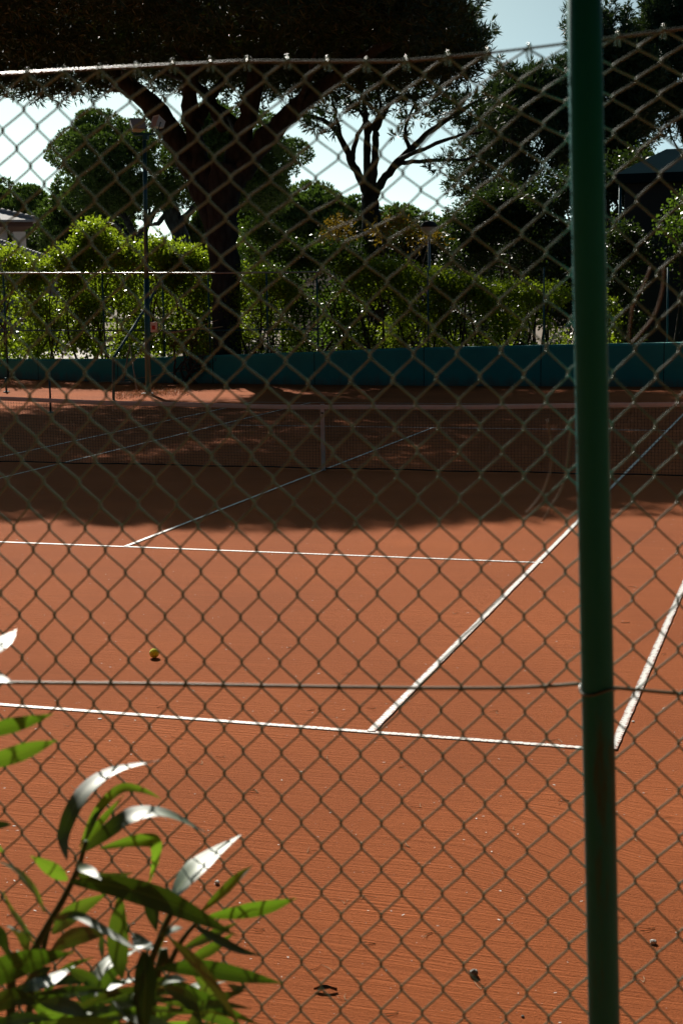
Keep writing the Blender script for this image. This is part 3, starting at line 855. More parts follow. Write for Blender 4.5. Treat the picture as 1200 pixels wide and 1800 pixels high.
# ============================================================ THINGS AT THE BACK OF THE COURT
# ---- green rail fence standing behind the wall
YF = 30.95
b_ = at(250, 620, YF) * [1, 1, 0]
fn = empty('rail_fence', b_, 'thin dark green tube fence with two rails standing behind the teal wall', 'fence')
for u in (-120, 10, 183, 288, 368, 470, 558):
    m = MB(); p0 = at(u, 560, YF); m.tube([p0 * [1, 1, 0], [p0[0], p0[1], at(u, 478, YF)[2]]], .026, 8); m.build('post', M_steel, fn, True)
for v0, v1, r in ((480, 478, .022), (581, 578, .020)):
    m = MB(); m.tube([at(-200, v0, YF - .04), at(183, v0, YF - .04), at(368, v0, YF - .04), at(560, v1, YF - .04)], r, 8); m.build('rail', M_galv if v0 == 480 else M_steel, fn, True)
for u in (752, 955, 1172):
    p0 = at(u, 560, YF); t = 470
    m = MB(); m.tube([p0 * [1, 1, 0], [p0[0], p0[1], at(u, t, YF)[2]]], .024, 8)
    o = m.build('fence_post', M_steel, None, True)
    tag(o, {752: 'thin green fence post rising from the hedge in line with the globe lamp', 955: 'thin green fence post in the shade left of the near green post', 1172: 'thin green fence post in front of the slate canopy'}[u], 'post', 'single fence posts behind the wall')

# dead branch lying along the lower rail
m = MB(); rg = np.random.default_rng(3)
limb(m, [at(292, 585, YF - .12), at(312, 583, YF - .12), at(345, 578, YF - .12), at(372, 577, YF - .12), at(392, 574, YF - .14)], .035, .012, 7, 5, .008, rg)
limb(m, [at(345, 578, YF - .12), at(362, 570, YF - .2), at(384, 562, YF - .3)], .012, .005, 5, 4)
tag(m.build('dead_branch', M_straw, None, True), 'bleached dead branch lying along the lower fence rail', 'branch')

# ---- floodlight pole
pb = gnd(261, 692)
PY = pb[1]
fl = empty('floodlight_pole', pb, 'tall dark steel pole with twin white floodlights at the back of the court', 'floodlight')
m = MB()
top = at(254, 238, PY)
m.tube([pb, pb + (top - pb) * .45], [.075, .066], 12); m.tube([pb + (top - pb) * .449, top], [.056, .045], 12)
m.box(pb + [0, 0, .01], (.30, .30, .02), .2, .004)
m.build('pole', M_steel, fl, True)
m = MB(); m.box(top + [0, 0, .02], (.55, .06, .05), .1, .008); m.box(top + [0.05, -.03, -.04], (.12, .12, .14), 0, .01); m.build('crossbar', M_steel, fl)


def floodlight(c, yaw, tilt):
    """a box lamp: trapezoid housing, rim and glass face"""
    M = Matrix.Translation(Vector(c)) @ Matrix.Rotation(yaw, 4, 'Z') @ Matrix.Rotation(tilt, 4, 'X') @ Matrix.Scale(.8, 4)
    out = []
    for kind in ('housing', 'glass', 'bracket'):
        m = MB()
        if kind == 'housing':
            w, h = .22, .17
            V = [(-w, 0, -h), (w, 0, -h), (w, 0, h), (-w, 0, h), (-w * .6, .26, -h * .6), (w * .6, .26, -h * .6), (w * .6, .26, h * .6), (-w * .6, .26, h * .6),
                 (-w - .02, -.03, -h - .02), (w + .02, -.03, -h - .02), (w + .02, -.03, h + .02), (-w - .02, -.03, h + .02)]
            F = [(4, 5, 6, 7), (0, 4, 7, 3), (1, 2, 6, 5), (3, 7, 6, 2), (0, 1, 5, 4), (8, 0, 3, 11), (9, 10, 2, 1), (11, 3, 2, 10), (8, 9, 1, 0)]
            m.add([M @ Vector(v) for v in V], F)
        elif kind == 'glass':
            m.add([M @ Vector(v) for v in ((-.2, -.018, -.15), (.2, -.018, -.15), (.2, -.018, .15), (-.2, -.018, .15))], [(0, 1, 2, 3)])
        else:
            m.tube([M @ Vector(v) for v in ((-.235, .08, .0), (-.235, .08, -.27), (.235, .08, -.27), (.235, .08, 0))], .016, 6)
        out.append((kind, m))
    return out


for c, yw, tl in ((at(243, 218, PY), .9, -.55), (at(273, 214, PY - .05), -.75, -.35)):
    h_ = None
    for kind, m in floodlight(c, yw, tl):
        if kind == 'housing': h_ = m.build('lamp_head', M_lampw, fl)
        else:
            o = m.build(kind, M_glass if kind == 'glass' else M_steel, None)
            o.parent = h_
            o.location = (0, 0, 0)
sgp = at(271, 575, PY - .09)
m = MB(); m.box(sgp, (.17, .035, .25), .15, .008); sg = m.build('notice_board', M_sign)
tag(sg, 'small white notice with a red patch fixed to the floodlight pole', 'sign')
m = MB(); m.box(sgp + [-.003, -.0195, -.01], (.085, .004, .10), .15); o = m.build('red_patch', M_red, None); o.parent = sg
# bent pipe leaning on the pole
q0 = gnd(200, 703)
m = MB(); m.tube(smooth_path([q0, q0 + (at(200, 632, q0[1]) - q0) * .9, at(201, 628, q0[1]), at(206, 620, q0[1] + .1), at(258, 538, PY - .11), at(284, 489, PY + .75)], 6), .035, 9)
tag(m.build('bent_pipe', M_steel, None, True), 'dark bent steel pipe standing on the clay and leaning past the floodlight pole', 'pipe')

# ---- two pale-handled drag brushes propped against the wall
for i, (f_, t_, lab) in enumerate([((217, 676), (229, 604), 'court brush with a dark bristle head leaning left of its twin at the wall'), ((241, 689), (228, 604), 'plain pale wooden rod leaning against the wall, nearer the floodlight pole')]):
    p0 = gnd(*f_); p1 = at(t_[0], t_[1], 30.15 + .03 * i)
    e = empty('court_brush' if i == 0 else 'wooden_rod', p0, lab, 'brush' if i == 0 else 'rod')
    m = MB(); m.tube([p0 + [0, 0, .05], p1], .021, 8); m.build('handle', M_wood, e, True)
    m = MB()
    if i == 0:
        m.box(p0 + [0, 0, .05], (.42, .09, .06), .5, .01); m.build('head', M_wood, e)
        m = MB(); m.box(p0 + [0, 0, .012], (.40, .08, .026), .5, .004); m.build('bristles', M_brush, e)
    else:
        m.tube([p0 + [0, 0, .0], p0 + [0, 0, .05] + (p1 - p0) * .02], [.026, .024], 8); m.build('rubber_tip', M_brush, e, True)

# ---- thin dark posts of a divider between the courts
for u, v, vt, r, lab in [(90, 726, 652, .022, 'thin dark post standing just behind the net near the left edge'), (12, 690, 664, .03, 'short thin dark post on the clay at the left edge')]:
    p0 = gnd(u, v); t_ = at(u - 1, vt, p0[1])
    e = empty('divider_post', p0, lab, 'post', 'thin posts between the courts')
    m = MB(); m.tube([p0, [p0[0], p0[1], t_[2]]], r, 8); m.build('pole', M_steel, e, True)
    m = MB(); m.tube([p0, p0 + [0, 0, .03]], [r * 3, r * 2.4], 10); m.build('base_plate', M_steel, e, True)
r0, r1 = at(150, 674, 30.1), at(350, 646, 29.95)
m = MB(); m.tube(smooth_path([r0, (r0 + r1) / 2 - [0, .1, .06], r1], 8), .008, 5)
tag(m.build('slack_rope', M_straw, None, True), 'thin slack rope strung low along the teal wall', 'rope')

# ---- globe lamp post among the hedge
lp = at(755, 620, 33.9) * [1, 1, 0]
e = empty('street_lamp', lp, 'garden lamp post with a dark-capped globe rising above the hedge', 'lamp')
tp = at(755, 412, 33.9)
m = MB(); m.tube([lp, [lp[0], lp[1], tp[2]]], [.05, .04], 10); m.build('pole', M_galv, e, True)
m = MB()
prof = [(.05, -.02), (.13, .03), (.21, .12), (.235, .2)]
V = []; n = 20
for r, z in prof: V += [(lp[0] + r * math.cos(a), lp[1] + r * math.sin(a), tp[2] + z) for a in np.arange(n) / n * 6.28318]
m.add(V, [(i * n + j, i * n + (j + 1) % n, (i + 1) * n + (j + 1) % n, (i + 1) * n + j) for i in range(3) for j in range(n)]); m.build('globe', M_glass, e, True)
m = MB(); prof = [(.25, .2), (.24, .25), (.19, .32), (.10, .37), (.02, .385)]; V = []
for r, z in prof: V += [(lp[0] + r * math.cos(a), lp[1] + r * math.sin(a), tp[2] + z) for a in np.arange(n) / n * 6.28318]
m.add(V, [(i * n + j, i * n + (j + 1) % n, (i + 1) * n + (j + 1) % n, (i + 1) * n + j) for i in range(4) for j in range(n)] + [tuple(range(n))[::-1]]); m.build('cap', M_canvd, e, True)

g = MB(); g.add([(-48, 44, .004), (-19, 44, .004), (-19, 62, .004), (-48, 62, .004)], [(0, 1, 2, 3)])  # unseen slab added to bounce sunlight onto the house wall
tag(g.build('bounce_slab', simple('pale_bounce', (.55, .50, .44), .9, var=.15, scale=2)), 'unseen pale slab added to bounce sun onto the house wall', kind='structure')

# ---- house at the left edge (its front turned to face the court)
YH = 60.0
hc = at(66, 386, YH)                      # the eave's tip at its right-hand end
e = empty('tiled_house', hc * [1, 1, 0], 'pale pink house with a low grey hipped roof at the left edge', 'house')
e.rotation_euler.z = R(33)
z0 = hc[2]


def hbuild(m, name, mat, smooth=False, parent=None):
    o = m.build(name, mat, None, smooth); o.parent = parent or e; return o


m = MB(); m.box((-9.6, 5.2, (z0 - .3) / 2), (16.4, 8.2, z0 - .3)); hbuild(m, 'wall', M_plaster)
m = MB(); m.box((-.85, .95, (z0 - .55) / 2), (.62, .62, z0 - .56), 0, .01); hbuild(m, 'pillar', M_plaster)
m = MB(); m.box((-9.3, 4.9, z0 - .21), (18.2, 9.4, .20), 0, .02); hbuild(m, 'eave', M_eave)
m = MB()
x0, x1, y1, y2, ry, rz = -18.8, 0.0, 0.0, 9.8, 4.9, z0 + 1.5
V = [(x0, y1, z0), (x1, y1, z0), (x1, y2, z0), (x0, y2, z0), (x0 + 5, ry, rz), (x1 - 4.9, ry, rz), (x0, y1, z0 - .10), (x1, y1, z0 - .10), (x1, y2, z0 - .10), (x0, y2, z0 - .10)]
m.add(V, [(0, 1, 5, 4), (1, 2, 5), (2, 3, 4, 5), (3, 0, 4), (0, 6, 7, 1), (1, 7, 8, 2), (2, 8, 9, 3), (3, 9, 6, 0), (6, 9, 8, 7)])
rf = hbuild(m, 'roof', M_tile)
m = MB()
for a, b in (((x1, y1, z0), (x1 - 4.9, ry, rz)), ((x1, y2, z0), (x1 - 4.9, ry, rz)), ((x0 + 5, ry, rz), (x1 - 4.9, ry, rz))):
    a = np.array(a); b = np.array(b)
    for t in np.arange(0, 1, .055): m.tube([a + (b - a) * t + [0, 0, .03], a + (b - a) * (t + .05) + [0, 0, .05]], [.10, .12], 7)
hbuild(m, 'ridge_tiles', M_tile, True, rf)
# the lower wing, its roof verge sloping down to the right
a0, a1 = at(-60, 408, 56), at(98, 462, 56)
m = MB(); d = np.array([0, .30, .0])
e2 = empty('garden_wall', a1 * [1, 1, 0], 'grey garden wall with a sloping tiled coping below the pale house', 'wall')
e2['kind'] = 'thing'
V = [a0 * [1, 1, 0], a1 * [1, 1, 0], a1, a0]; V = [np.array(v) for v in V]; V += [v + d for v in V]
m.add(V, [(0, 1, 2, 3), (5, 4, 7, 6), (1, 5, 6, 2), (4, 0, 3, 7), (3, 2, 6, 7)]); m.build('wall_panel', simple('grey_render', (.16, .17, .19), .9), e2)
m = MB(); dn = (a1 - a0) / np.linalg.norm(a1 - a0); k_ = 30
for i in range(k_):
    s = a0 + (a1 - a0 + dn * .3) * i / k_ + [0, -.1, .08]; m.tube([s, s + dn * .19 + [0, 0, .02]], [.14, .16], 7)
V = [a0 + [0, -.25, .06], a1 + dn * .4 + [0, -.25, .06], a1 + dn * .4 + [0, .35, .06], a0 + [0, .35, .06]]
V += [v + np.array([0, 0, .10]) for v in V]; m.add(V, [(0, 1, 2, 3), (7, 6, 5, 4), (0, 4, 5, 1), (1, 5, 6, 2), (2, 6, 7, 3), (3, 7, 4, 0)])
m.build('coping', M_tile, e2)
# pale building glimpsed through gaps in the hedge
c1, c2 = at(520, 470, 62), at(790, 470, 62)
hz_ = at(650, 462, 62)[2]
e3 = empty('distant_house', (c1 + c2) / 2 * [1, 1, 0], 'pale grey house glimpsed through the gaps of the hedge', 'house')
m = MB(); m.box(((c1[0] + c2[0]) / 2, 65, hz_ / 2), (c2[0] - c1[0], 6, hz_), 0); m.build('wall', M_plaster, e3)
m = MB(); xa, xb = c1[0] - .4, c2[0] + .4
m.add([(xa, 61.6, hz_), (xb, 61.6, hz_), (xb, 68.4, hz_), (xa, 68.4, hz_), (xa + 2, 65, hz_ + .9), (xb - 2, 65, hz_ + .9)], [(0, 1, 5, 4), (1, 2, 5), (2, 3, 4, 5), (3, 0, 4), (3, 2, 1, 0)]); m.build('roof', M_tile, e3)

# ---- slate-blue canopy (marquee) at the right edge
YS = 37.0
s0, s1 = at(1080, 306, YS), at(1170, 262, YS + 2.4)
sb = s0 * [1, 1, 0]
e = empty('canvas_pavilion', sb, 'slate blue pavilion with a hipped canvas roof at the right edge', 'pavilion')
wS = 9.0
m = MB(); x0, y0, z0 = s0
V = [(x0, y0, z0), (x0 + wS, y0, z0), (x0 + wS, y0 + 6, z0), (x0, y0 + 6, z0), (s1[0], y0 + 2.4, s1[2]), (x0 + wS - 1.8, y0 + 2.4, s1[2]), (x0 + wS - 1.8, y0 + 3.6, s1[2]), (s1[0], y0 + 3.6, s1[2])]
m.add(V, [(0, 1, 5, 4), (1, 2, 6, 5), (2, 3, 7, 6), (3, 0, 4, 7), (4, 5, 6, 7), (0, 3, 2, 1)]); m.build('roof', M_canvas, e)
m = MB(); m.box((x0 + wS / 2, y0 + 3, z0 - .14), (wS - .02, 5.98, .26), 0, .01); m.build('valance', M_canvas, e)
m = MB(); m.box((x0 + wS / 2, y0 + 3, (z0 - .27) / 2), (wS - .5, 5.5, z0 - .275), 0, .02); m.build('side_panel', M_canvd, e)
for dx in (.14, wS / 2, wS - .14):
    m = MB(); m.tube([(x0 + dx, y0 + .14, 0), (x0 + dx, y0 + .14, z0 - .28)], .045, 8); m.build('leg', M_steel, e, True)

# ============================================================ THE NET
NY = 11.885
e = empty('tennis_net', (0, NY, 0), 'dark tennis net with a dusty white top band across the court', 'tennis net')


def ztop(x):
    a = abs(x) / 6.4
    return .914 + .125 * a ** 1.7 + .004 * math.sin(x * 2.3)


xs = np.arange(-6.36, 6.37, .045)
m = MB(); V = []; F = []
zl = np.linspace(.035, 1, 21)
c = .0016
for x in xs:
    zt = ztop(x) - .05; n = len(V)
    yb = NY + .012 * math.sin(x * 5)
    V += [(x - c, yb - c, .035), (x + c, yb - c, .035), (x, yb + c, .035), (x - c, NY - c, zt), (x + c, NY - c, zt), (x, NY + c, zt)]
    F += [(n, n + 1, n + 4, n + 3), (n + 1, n + 2, n + 5, n + 4), (n + 2, n, n + 3, n + 5)]
m.add(V, F)
for t in zl[:-1]:
    P = [(x, NY + .012 * math.sin(x * 5) * (1 - t), .035 + (ztop(x) - .085) * t + .003 * math.sin(x * 9 + t * 20)) for x in np.arange(-6.36, 6.37, .27)]
    m.tube(P, .0019, 3, False)
m.build('netting', M_net, e)
m = MB(); P = [(x, NY, ztop(x) - .03) for x in np.arange(-6.38, 6.385, .16)]
V = []
for x, y, z in P: V += [(x, y - .008, z - .031), (x, y - .011, z), (x, y - .006, z + .028), (x, y + .006, z + .028), (x, y + .011, z), (x, y + .008, z - .031)]
m.add(V, [(6 * i + j, 6 * i + (j + 1) % 6, 6 * i + 6 + (j + 1) % 6, 6 * i + 6 + j) for i in range(len(P) - 1) for j in range(6)]); m.build('top_band', M_band, e)
m = MB(); rg = random.Random(5)
m.tube([(x, NY + .012 * math.sin(x * 5), .022 + .012 * abs(math.sin(x * 1.7)) + rg.uniform(0, .006)) for x in np.arange(-6.38, 6.39, .12)], .011, 6); m.build('bottom_cord', M_net, e, True)
m = MB(); m.add([(x, NY + s * .016, z) for s in (-1, 1) for z in (0.0, .90, .922) for x in (-.026, .026)],
                [(0, 1, 3, 2), (2, 3, 5, 4), (7, 6, 8, 9), (9, 8, 10, 11), (4, 5, 11, 10), (1, 7, 9, 3), (3, 9, 11, 5), (6, 0, 2, 8), (8, 2, 4, 10)])
st_ = m.build('centre_strap', M_band, e)
m = MB()
m.box((0, NY - .019, .80), (.032, .004, .022), 0)
o = m.build('buckle', M_net, None); o.parent = st_
for x in (-6.42, 6.42):
    m = MB(); m.tube([(x, NY, 0), (x, NY, 1.08)], .042, 12); m.tube([(x, NY, 1.08), (x, NY, 1.10)], [.05, .03], 12); m.build('net_post', M_steel, e, True)

# ============================================================ ON THE CLAY
bp = gnd(271.5, 1156.5)
m = MB(); m.sphere((0, 0, 0), (.0335,) * 3, 4)
ball = m.build('tennis_ball', M_ball, None, True); ball.location = (bp[0], bp[1], .0335)
tag(ball, 'yellow-green tennis ball lying alone on the sunlit clay', 'ball')
P = []
for t in np.linspace(0, 2 * np.pi, 81):
    a, b2 = .44, .0
    v = np.array([math.cos(t) + .42 * math.cos(3 * t) * -1 * .55, math.sin(t) + .42 * math.sin(3 * t) * .55, 1.05 * math.sin(2 * t) * .9]); v /= np.linalg.norm(v); P.append(v * .0336)
rot = np.array(Matrix.Rotation(.9, 3, 'X') @ Matrix.Rotation(.6, 3, 'Y'))
m = MB(); m.tube(np.array(P) @ rot.T, .0011, 5, False); o = m.build('seam', M_seam, None, True); o.parent = ball


def stone(u, v, s, mat, label, seed, name='pebble', cat='stone', flat=.7):
    p = gnd(u, v); m = MB(); m.sphere((0, 0, 0), (s, s * .85, s * flat), 3, .16, seed)
    o = m.build(name, mat, None, False); o.location = (p[0], p[1], s * flat * .8); o.rotation_euler.z = seed
    return tag(o, label, cat)


stone(832, 1716, .017, M_stone, 'dark lumpy stone casting a shadow in the foreground left of the post', 1, flat=.9)
m = MB(); p = gnd(832, 1716); m.sphere(p + [.012, -.01, .006], (.012, .008, .007), 2, .2, 9)
stone(382, 1554, .0115, M_pale, 'pale angular pebble just right of the oleander tips', 2, flat=.8)
stone(1147, 1659, .013, M_pale, 'pale pebble on the clay right of the green post', 3, flat=.75)
stone(918, 1788 - 0, .006, M_stone, 'tiny dark pebble at the bottom left of the green post', 4)
stone(1112, 1269, .010, M_pale, 'pale chip lying beside the doubles line', 5, flat=.4)
stone(176, 1264, .013, M_pale, 'flat white shell chip below the baseline', 6, flat=.25)
# curled dark leaf
p0 = gnd(572, 1743)
m = MB(); V = []; F = []
for i, t in enumerate(np.linspace(0, 1, 13)):
    w = .011 * math.sin(math.pi * min(1, t * .92 + .06)); x = (t - .5) * .085
    for j, s in enumerate((-1, -.4, 0, .4, 1)): V.append((x, s * w, .004 + .010 * abs(s) ** 1.5 + .006 * math.sin(t * 3.1) + .002 * math.sin(t * 9 + j)))
    if i: F += [((i - 1) * 5 + j, i * 5 + j, i * 5 + j + 1, (i - 1) * 5 + j + 1) for j in range(4)]
m.add(V, F); o = m.build('dead_leaf', M_twig, None, True); o.location = (p0[0], p0[1], 0); o.rotation_euler.z = .22
tag(o, 'curled dark dead leaf on the clay right of the oleander', 'leaf')

# pairs of dry pine needles
def needle_mesh(seed, spread):
    rg = np.random.default_rng(seed); m = MB()
    for s in (-1, 1):
        a = s * spread / 2; L = .045 + .03 * rg.random(); c = rg.normal() * .35
        P = [(L * t * math.sin(a + c * t), L * t * math.cos(a + c * t), .0022 + .006 * t * t * rg.random()) for t in np.linspace(0, 1, 7)]
        m.tube(P, [.0011] * 6 + [.0004], 4)
    me = bpy.data.meshes.new('pine_needle_pair'); me.from_pydata(m.v, [], m.f); me.materials.append(M_straw)
    return me


NM = [needle_mesh(100 + i, s) for i, s in enumerate((.35, .6, .9, .2, 1.2, .5))]
rg = random.Random(8)
spots = [(578, 1336, 2), (136, 1390, 0), (452, 1392, 3), (605, 1590, 1), (638, 1575, 4), (465, 1634, 2), (720, 1490, 5), (845, 1740, 0), (1130, 1728, 1), (1150, 1632, 5), (1098, 1615, 2), (1000, 1408, 1), (1100, 1362, 3),
         (875, 1250, 1), (618, 1185, 0), (660, 1245, 2), (505, 1140, 3), (120, 1278, 0), (276, 1245, 2), (455, 1395, 1), (565, 1697, 4), (12, 1612, 1), (940, 1020, 5), (800, 1080, 2), (1118, 1033, 1), (1090, 1095, 3), (700, 1350, 0), (740, 1420, 4), (395, 1330, 2), (355, 1345, 1),
         (980, 1300, 4), (905, 1460, 2), (540, 1500, 0), (660, 1660, 1), (760, 1640, 3), (540, 1250, 5), (430, 1200, 1), (90, 1330, 2), (320, 1300, 0), (1170, 1150, 1), (1160, 1440, 4), (1120, 1480, 0), (610, 1760, 2), (700, 1780, 5)]
for i, (u, v, k) in enumerate(spots):
    p = gnd(u, v); o = bpy.data.objects.new('pine_needle_pair', NM[k % 6]); COL.objects.link(o)
    o.location = (p[0], p[1], .001); o.rotation_euler.z = rg.uniform(0, 6.28); s = rg.uniform(.8, 1.25); o.scale = (s, s, s)
    tag(o, 'forked pair of dry pine needles lying on the brushed clay', 'pine needles', 'dry pine needles scattered on the clay')
# pale grit and chips: beyond counting
rng = np.random.default_rng(90); V = []; F = []
n = 4200
y = -4.5 + 14 * rng.random(n) ** 1.25; x = 5.6 - .36 * (y + 4) + (rng.random(n) - .5) * (5 + .55 * (y + 5))
for i in range(n):
    s = .0011 + .0036 * rng.random() ** 3.5; a = rng.uniform(0, 6.28); el = rng.uniform(.5, 2.2); b = len(V); z = .002 + s * .5
    ca, sa = math.cos(a), math.sin(a)
    tl = rng.normal(size=2) * .12
    for dx, dy in ((-1, -.6), (1, -.7), (1.1, .6), (-.8, .8)): V.append((x[i] + s * (dx * el * ca - dy * sa), y[i] + s * (dx * el * sa + dy * ca), .0030 + s * (tl[0] * dx + tl[1] * dy)))
    F.append((b, b + 1, b + 2, b + 3))
m = MB(); m.add(V, F); tag(m.build('pale_grit', M_pale), 'scattered pale grit and leaf crumbs on the clay', 'grit', kind='stuff')


# ============================================================ THE CHAIN-LINK FENCE IN FRONT
FO = np.array([6.47141, -6.21787, 0.0]); FTH = 0.142292
FD = np.array([math.cos(FTH), math.sin(FTH), 0.0]); FNV = np.array([math.sin(FTH), -math.cos(FTH), 0.0])   # FNV points to the camera side
# how the woven mesh sags and bunches, half millimetres, measured every second knot (sideways, upwards)
RS = [[121,113,107,95,85,73,65,54,50,45,37,30,26,17,11,9,10,11,14],[109,101,87,76,67,54,49,44,37,31,26,20,9,-7,-10,-4,1,6,9],[90,78,64,53,44,37,29,24,22,17,14,8,6,3,-8,-7,0,5,7],[69,57,43,30,24,19,12,6,4,12,27,19,6,-4,-7,-4,3,7,7],[49,37,24,15,9,2,-5,-8,-8,-4,18,17,-1,-14,-6,-1,5,7,7],[31,18,7,-1,-9,-16,-21,-23,-21,-23,-25,-16,-19,-18,-5,4,6,7,6],[17,4,-6,-15,-23,-29,-33,-32,-31,-29,-28,-22,-18,-15,-4,5,6,4,5],[8,-6,-17,-23,-28,-26,-25,-28,-27,-22,-21,-16,-12,-9,-2,6,6,6,5],[6,-8,-20,-25,-23,-19,-20,-20,-18,-17,-13,-11,-7,-4,-1,2,5,4,4],[9,-1,-8,-11,-15,-14,-13,-14,-13,-12,-10,-8,-4,-4,-1,2,4,4,4],[17,10,5,-2,-7,-7,-9,-9,-9,-9,-7,-5,-5,-3,-1,1,4,4,6],[26,21,14,8,4,1,-2,-5,-8,-8,-7,-6,-4,-5,-3,-1,2,6,8],[29,24,18,12,8,5,2,-2,-6,-7,-8,-7,-5,-4,-3,-4,1,7,11],[30,24,17,12,8,6,3,-1,-4,-7,-8,-7,-6,-4,-2,-1,3,9,13],[29,25,15,8,7,5,3,-1,-4,-6,-7,-7,-6,-6,-3,0,5,11,15],[24,19,14,10,6,4,1,-2,-4,-6,-6,-6,-4,-2,0,2,8,13,17],[18,13,10,9,4,2,-1,-4,-6,-7,-6,-4,-1,3,2,4,10,16,19],[12,9,7,4,1,-3,-6,-7,-9,-8,-7,-4,-1,2,4,8,13,17,21],[2,0,-1,-4,-7,-10,-11,-11,-11,-10,-8,-6,-3,0,5,11,15,19,22],[-9,-11,-12,-14,-15,-16,-17,-15,-13,-12,-11,-8,-6,-3,4,10,16,19,23],[-17,-19,-20,-21,-22,-22,-21,-18,-16,-16,-14,-10,-7,-2,3,7,15,21,24],[-24,-26,-28,-28,-28,-28,-26,-23,-20,-19,-16,-12,-6,0,4,11,17,23,26],[-30,-32,-34,-34,-34,-33,-32,-30,-28,-24,-19,-13,-7,-1,5,12,18,23,26]]
RZ = [[-203,-200,-200,-199,-197,-193,-192,-193,-193,-201,-207,-207,-199,-196,-190,-182,-171,-160,-153],[-176,-171,-165,-164,-159,-160,-161,-164,-166,-169,-171,-167,-160,-159,-148,-133,-122,-115,-112],[-151,-145,-136,-130,-125,-128,-132,-137,-141,-141,-136,-126,-116,-114,-96,-80,-72,-70,-73],[-126,-121,-114,-104,-103,-105,-108,-111,-116,-117,-122,-110,-108,-78,-59,-42,-33,-33,-40],[-102,-95,-87,-85,-85,-86,-86,-86,-88,-85,-90,-83,-61,-40,-41,-23,-12,-12,-20],[-80,-73,-70,-68,-68,-66,-65,-65,-63,-50,-35,-30,-20,-17,-20,-3,-2,-5,-9],[-63,-58,-57,-55,-52,-50,-48,-45,-37,-24,-13,-7,-9,-6,-2,7,3,2,-1],[-49,-46,-46,-45,-40,-40,-39,-29,-23,-15,-8,-3,-3,2,10,16,9,5,3],[-39,-38,-41,-43,-37,-30,-20,-15,-13,-11,-4,-2,1,2,7,10,6,3,4],[-30,-28,-30,-29,-24,-21,-14,-11,-8,-6,-2,-1,3,1,1,5,4,5,5],[-23,-19,-16,-20,-15,-14,-15,-15,-11,-4,1,2,5,3,1,7,6,7,6],[-20,-19,-16,-18,-17,-15,-9,-8,-7,0,6,6,5,9,7,9,8,7,5],[-15,-14,-12,-12,-11,-9,-6,-4,-3,1,6,7,8,11,11,8,7,6,1],[-8,-7,-6,-5,-4,-3,-4,-2,-2,1,5,7,8,10,14,11,7,-1,-3],[-2,-1,-3,-3,-1,1,0,1,1,3,5,7,9,13,15,14,9,3,-2],[3,1,0,1,2,3,3,4,4,5,7,9,10,11,12,12,10,7,1],[4,2,3,4,4,4,6,6,6,7,9,10,11,10,11,12,10,6,1],[3,3,3,5,5,4,6,5,4,6,8,11,12,11,12,13,12,7,0],[3,2,0,1,1,0,1,0,-2,1,5,10,13,11,12,16,13,6,-3],[3,0,-3,-3,-4,-5,-5,-5,-6,-4,0,5,9,8,7,13,10,1,-9],[0,-3,-6,-9,-11,-13,-14,-12,-13,-11,-7,-3,1,2,5,7,4,-6,-16],[-4,-8,-11,-15,-19,-22,-25,-25,-23,-21,-17,-13,-10,-10,-7,-1,-5,-17,-26],[-8,-12,-17,-21,-26,-30,-33,-35,-35,-32,-29,-25,-23,-24,-23,-18,-20,-27,-34]]
RS = np.array(RS) / 2000.0; RZ = np.array(RZ) / 2000.0


def bil(G, a, b):
    x = np.clip((a + 6) / 2, 0, G.shape[1] - 1.001); y = np.clip((b + 26) / 2, 0, G.shape[0] - 1.001)
    i = x.astype(int); j = y.astype(int); fx = x - i; fy = y - j
    return (G[j, i] * (1 - fx) + G[j, i + 1] * fx) * (1 - fy) + (G[j + 1, i] * (1 - fx) + G[j + 1, i + 1] * fx) * fy


def knot(a, b):
    a = np.asarray(a, float); b = np.asarray(b, float)
    out = np.maximum(0, b - 18) / 14.0
    fade = 1 / (1 + out)
    s = -.87718 + .025 * a + .00008 * b + bil(RS, a, b) * fade
    z = 2.11618 - .029445 * b + bil(RZ, a, b) * fade
    return s, z


def fpt(s, z, n=0.0):
    s = np.asarray(s, float); z = np.asarray(z, float); n = np.asarray(n, float)
    return FO + s[..., None] * FD + z[..., None] * np.array([0, 0, 1.0]) + n[..., None] * FNV


A0, A1, B0, B1 = -26, 54, -26, 68
fence = empty('chain_link_fence', FO, 'rusty olive chain-link fence on a green post, close to the viewer', 'fence')
Vs, Fs, nv = [], [], 0
rng = np.random.default_rng(5)
tt = np.array([0, .05, .17, .5, .83, .95])
wx = np.array([0, .02, .12, .5, .88, .98])
for k in range(A0, A1):
    b = np.arange(B0, B1 + 1)
    a = np.where((k + b) % 2 == 0, k, k + 1)
    s, z = knot(a, b)
    side = np.where(a == k, -1.0, 1.0)
    s = s + side * .0011                       # each bend hooks past its neighbour
    S, Z, NN = [], [], []
    for i in range(len(b) - 1):
        sg = 1.0 if side[i] > 0 else -1.0      # strands falling to the left lie on the camera side
        S.append(s[i] + (s[i + 1] - s[i]) * wx); Z.append(z[i] + (z[i + 1] - z[i]) * tt)
        NN.append(np.array([0, .0024, .0022, .0020, .0022, .0024]) * sg)
    S = np.concatenate(S); Z = np.concatenate(Z); NN = np.concatenate(NN)
    P = fpt(S, Z, NN + .0008)
    V, F = tube_np(P, .00132, 6)
    Vs.append(V); Fs.append(F + nv); nv += len(V)
    # twisted end over the top wire
    if (k + B0) % 2 == 0:
        s0, z0 = knot(k, B0)
        h = [fpt(s0 + dx, z0 + dz, dn) for dx, dz, dn in ((-.002, -.012, .001), (-.001, .001, .003), (.001, .004, .001), (.002, .000, -.003), (.003, -.012, -.003))]
        V, F = tube_np(smooth_path(np.array(h), 3), .0012, 6)
        Vs.append(V); Fs.append(F + nv); nv += len(V)
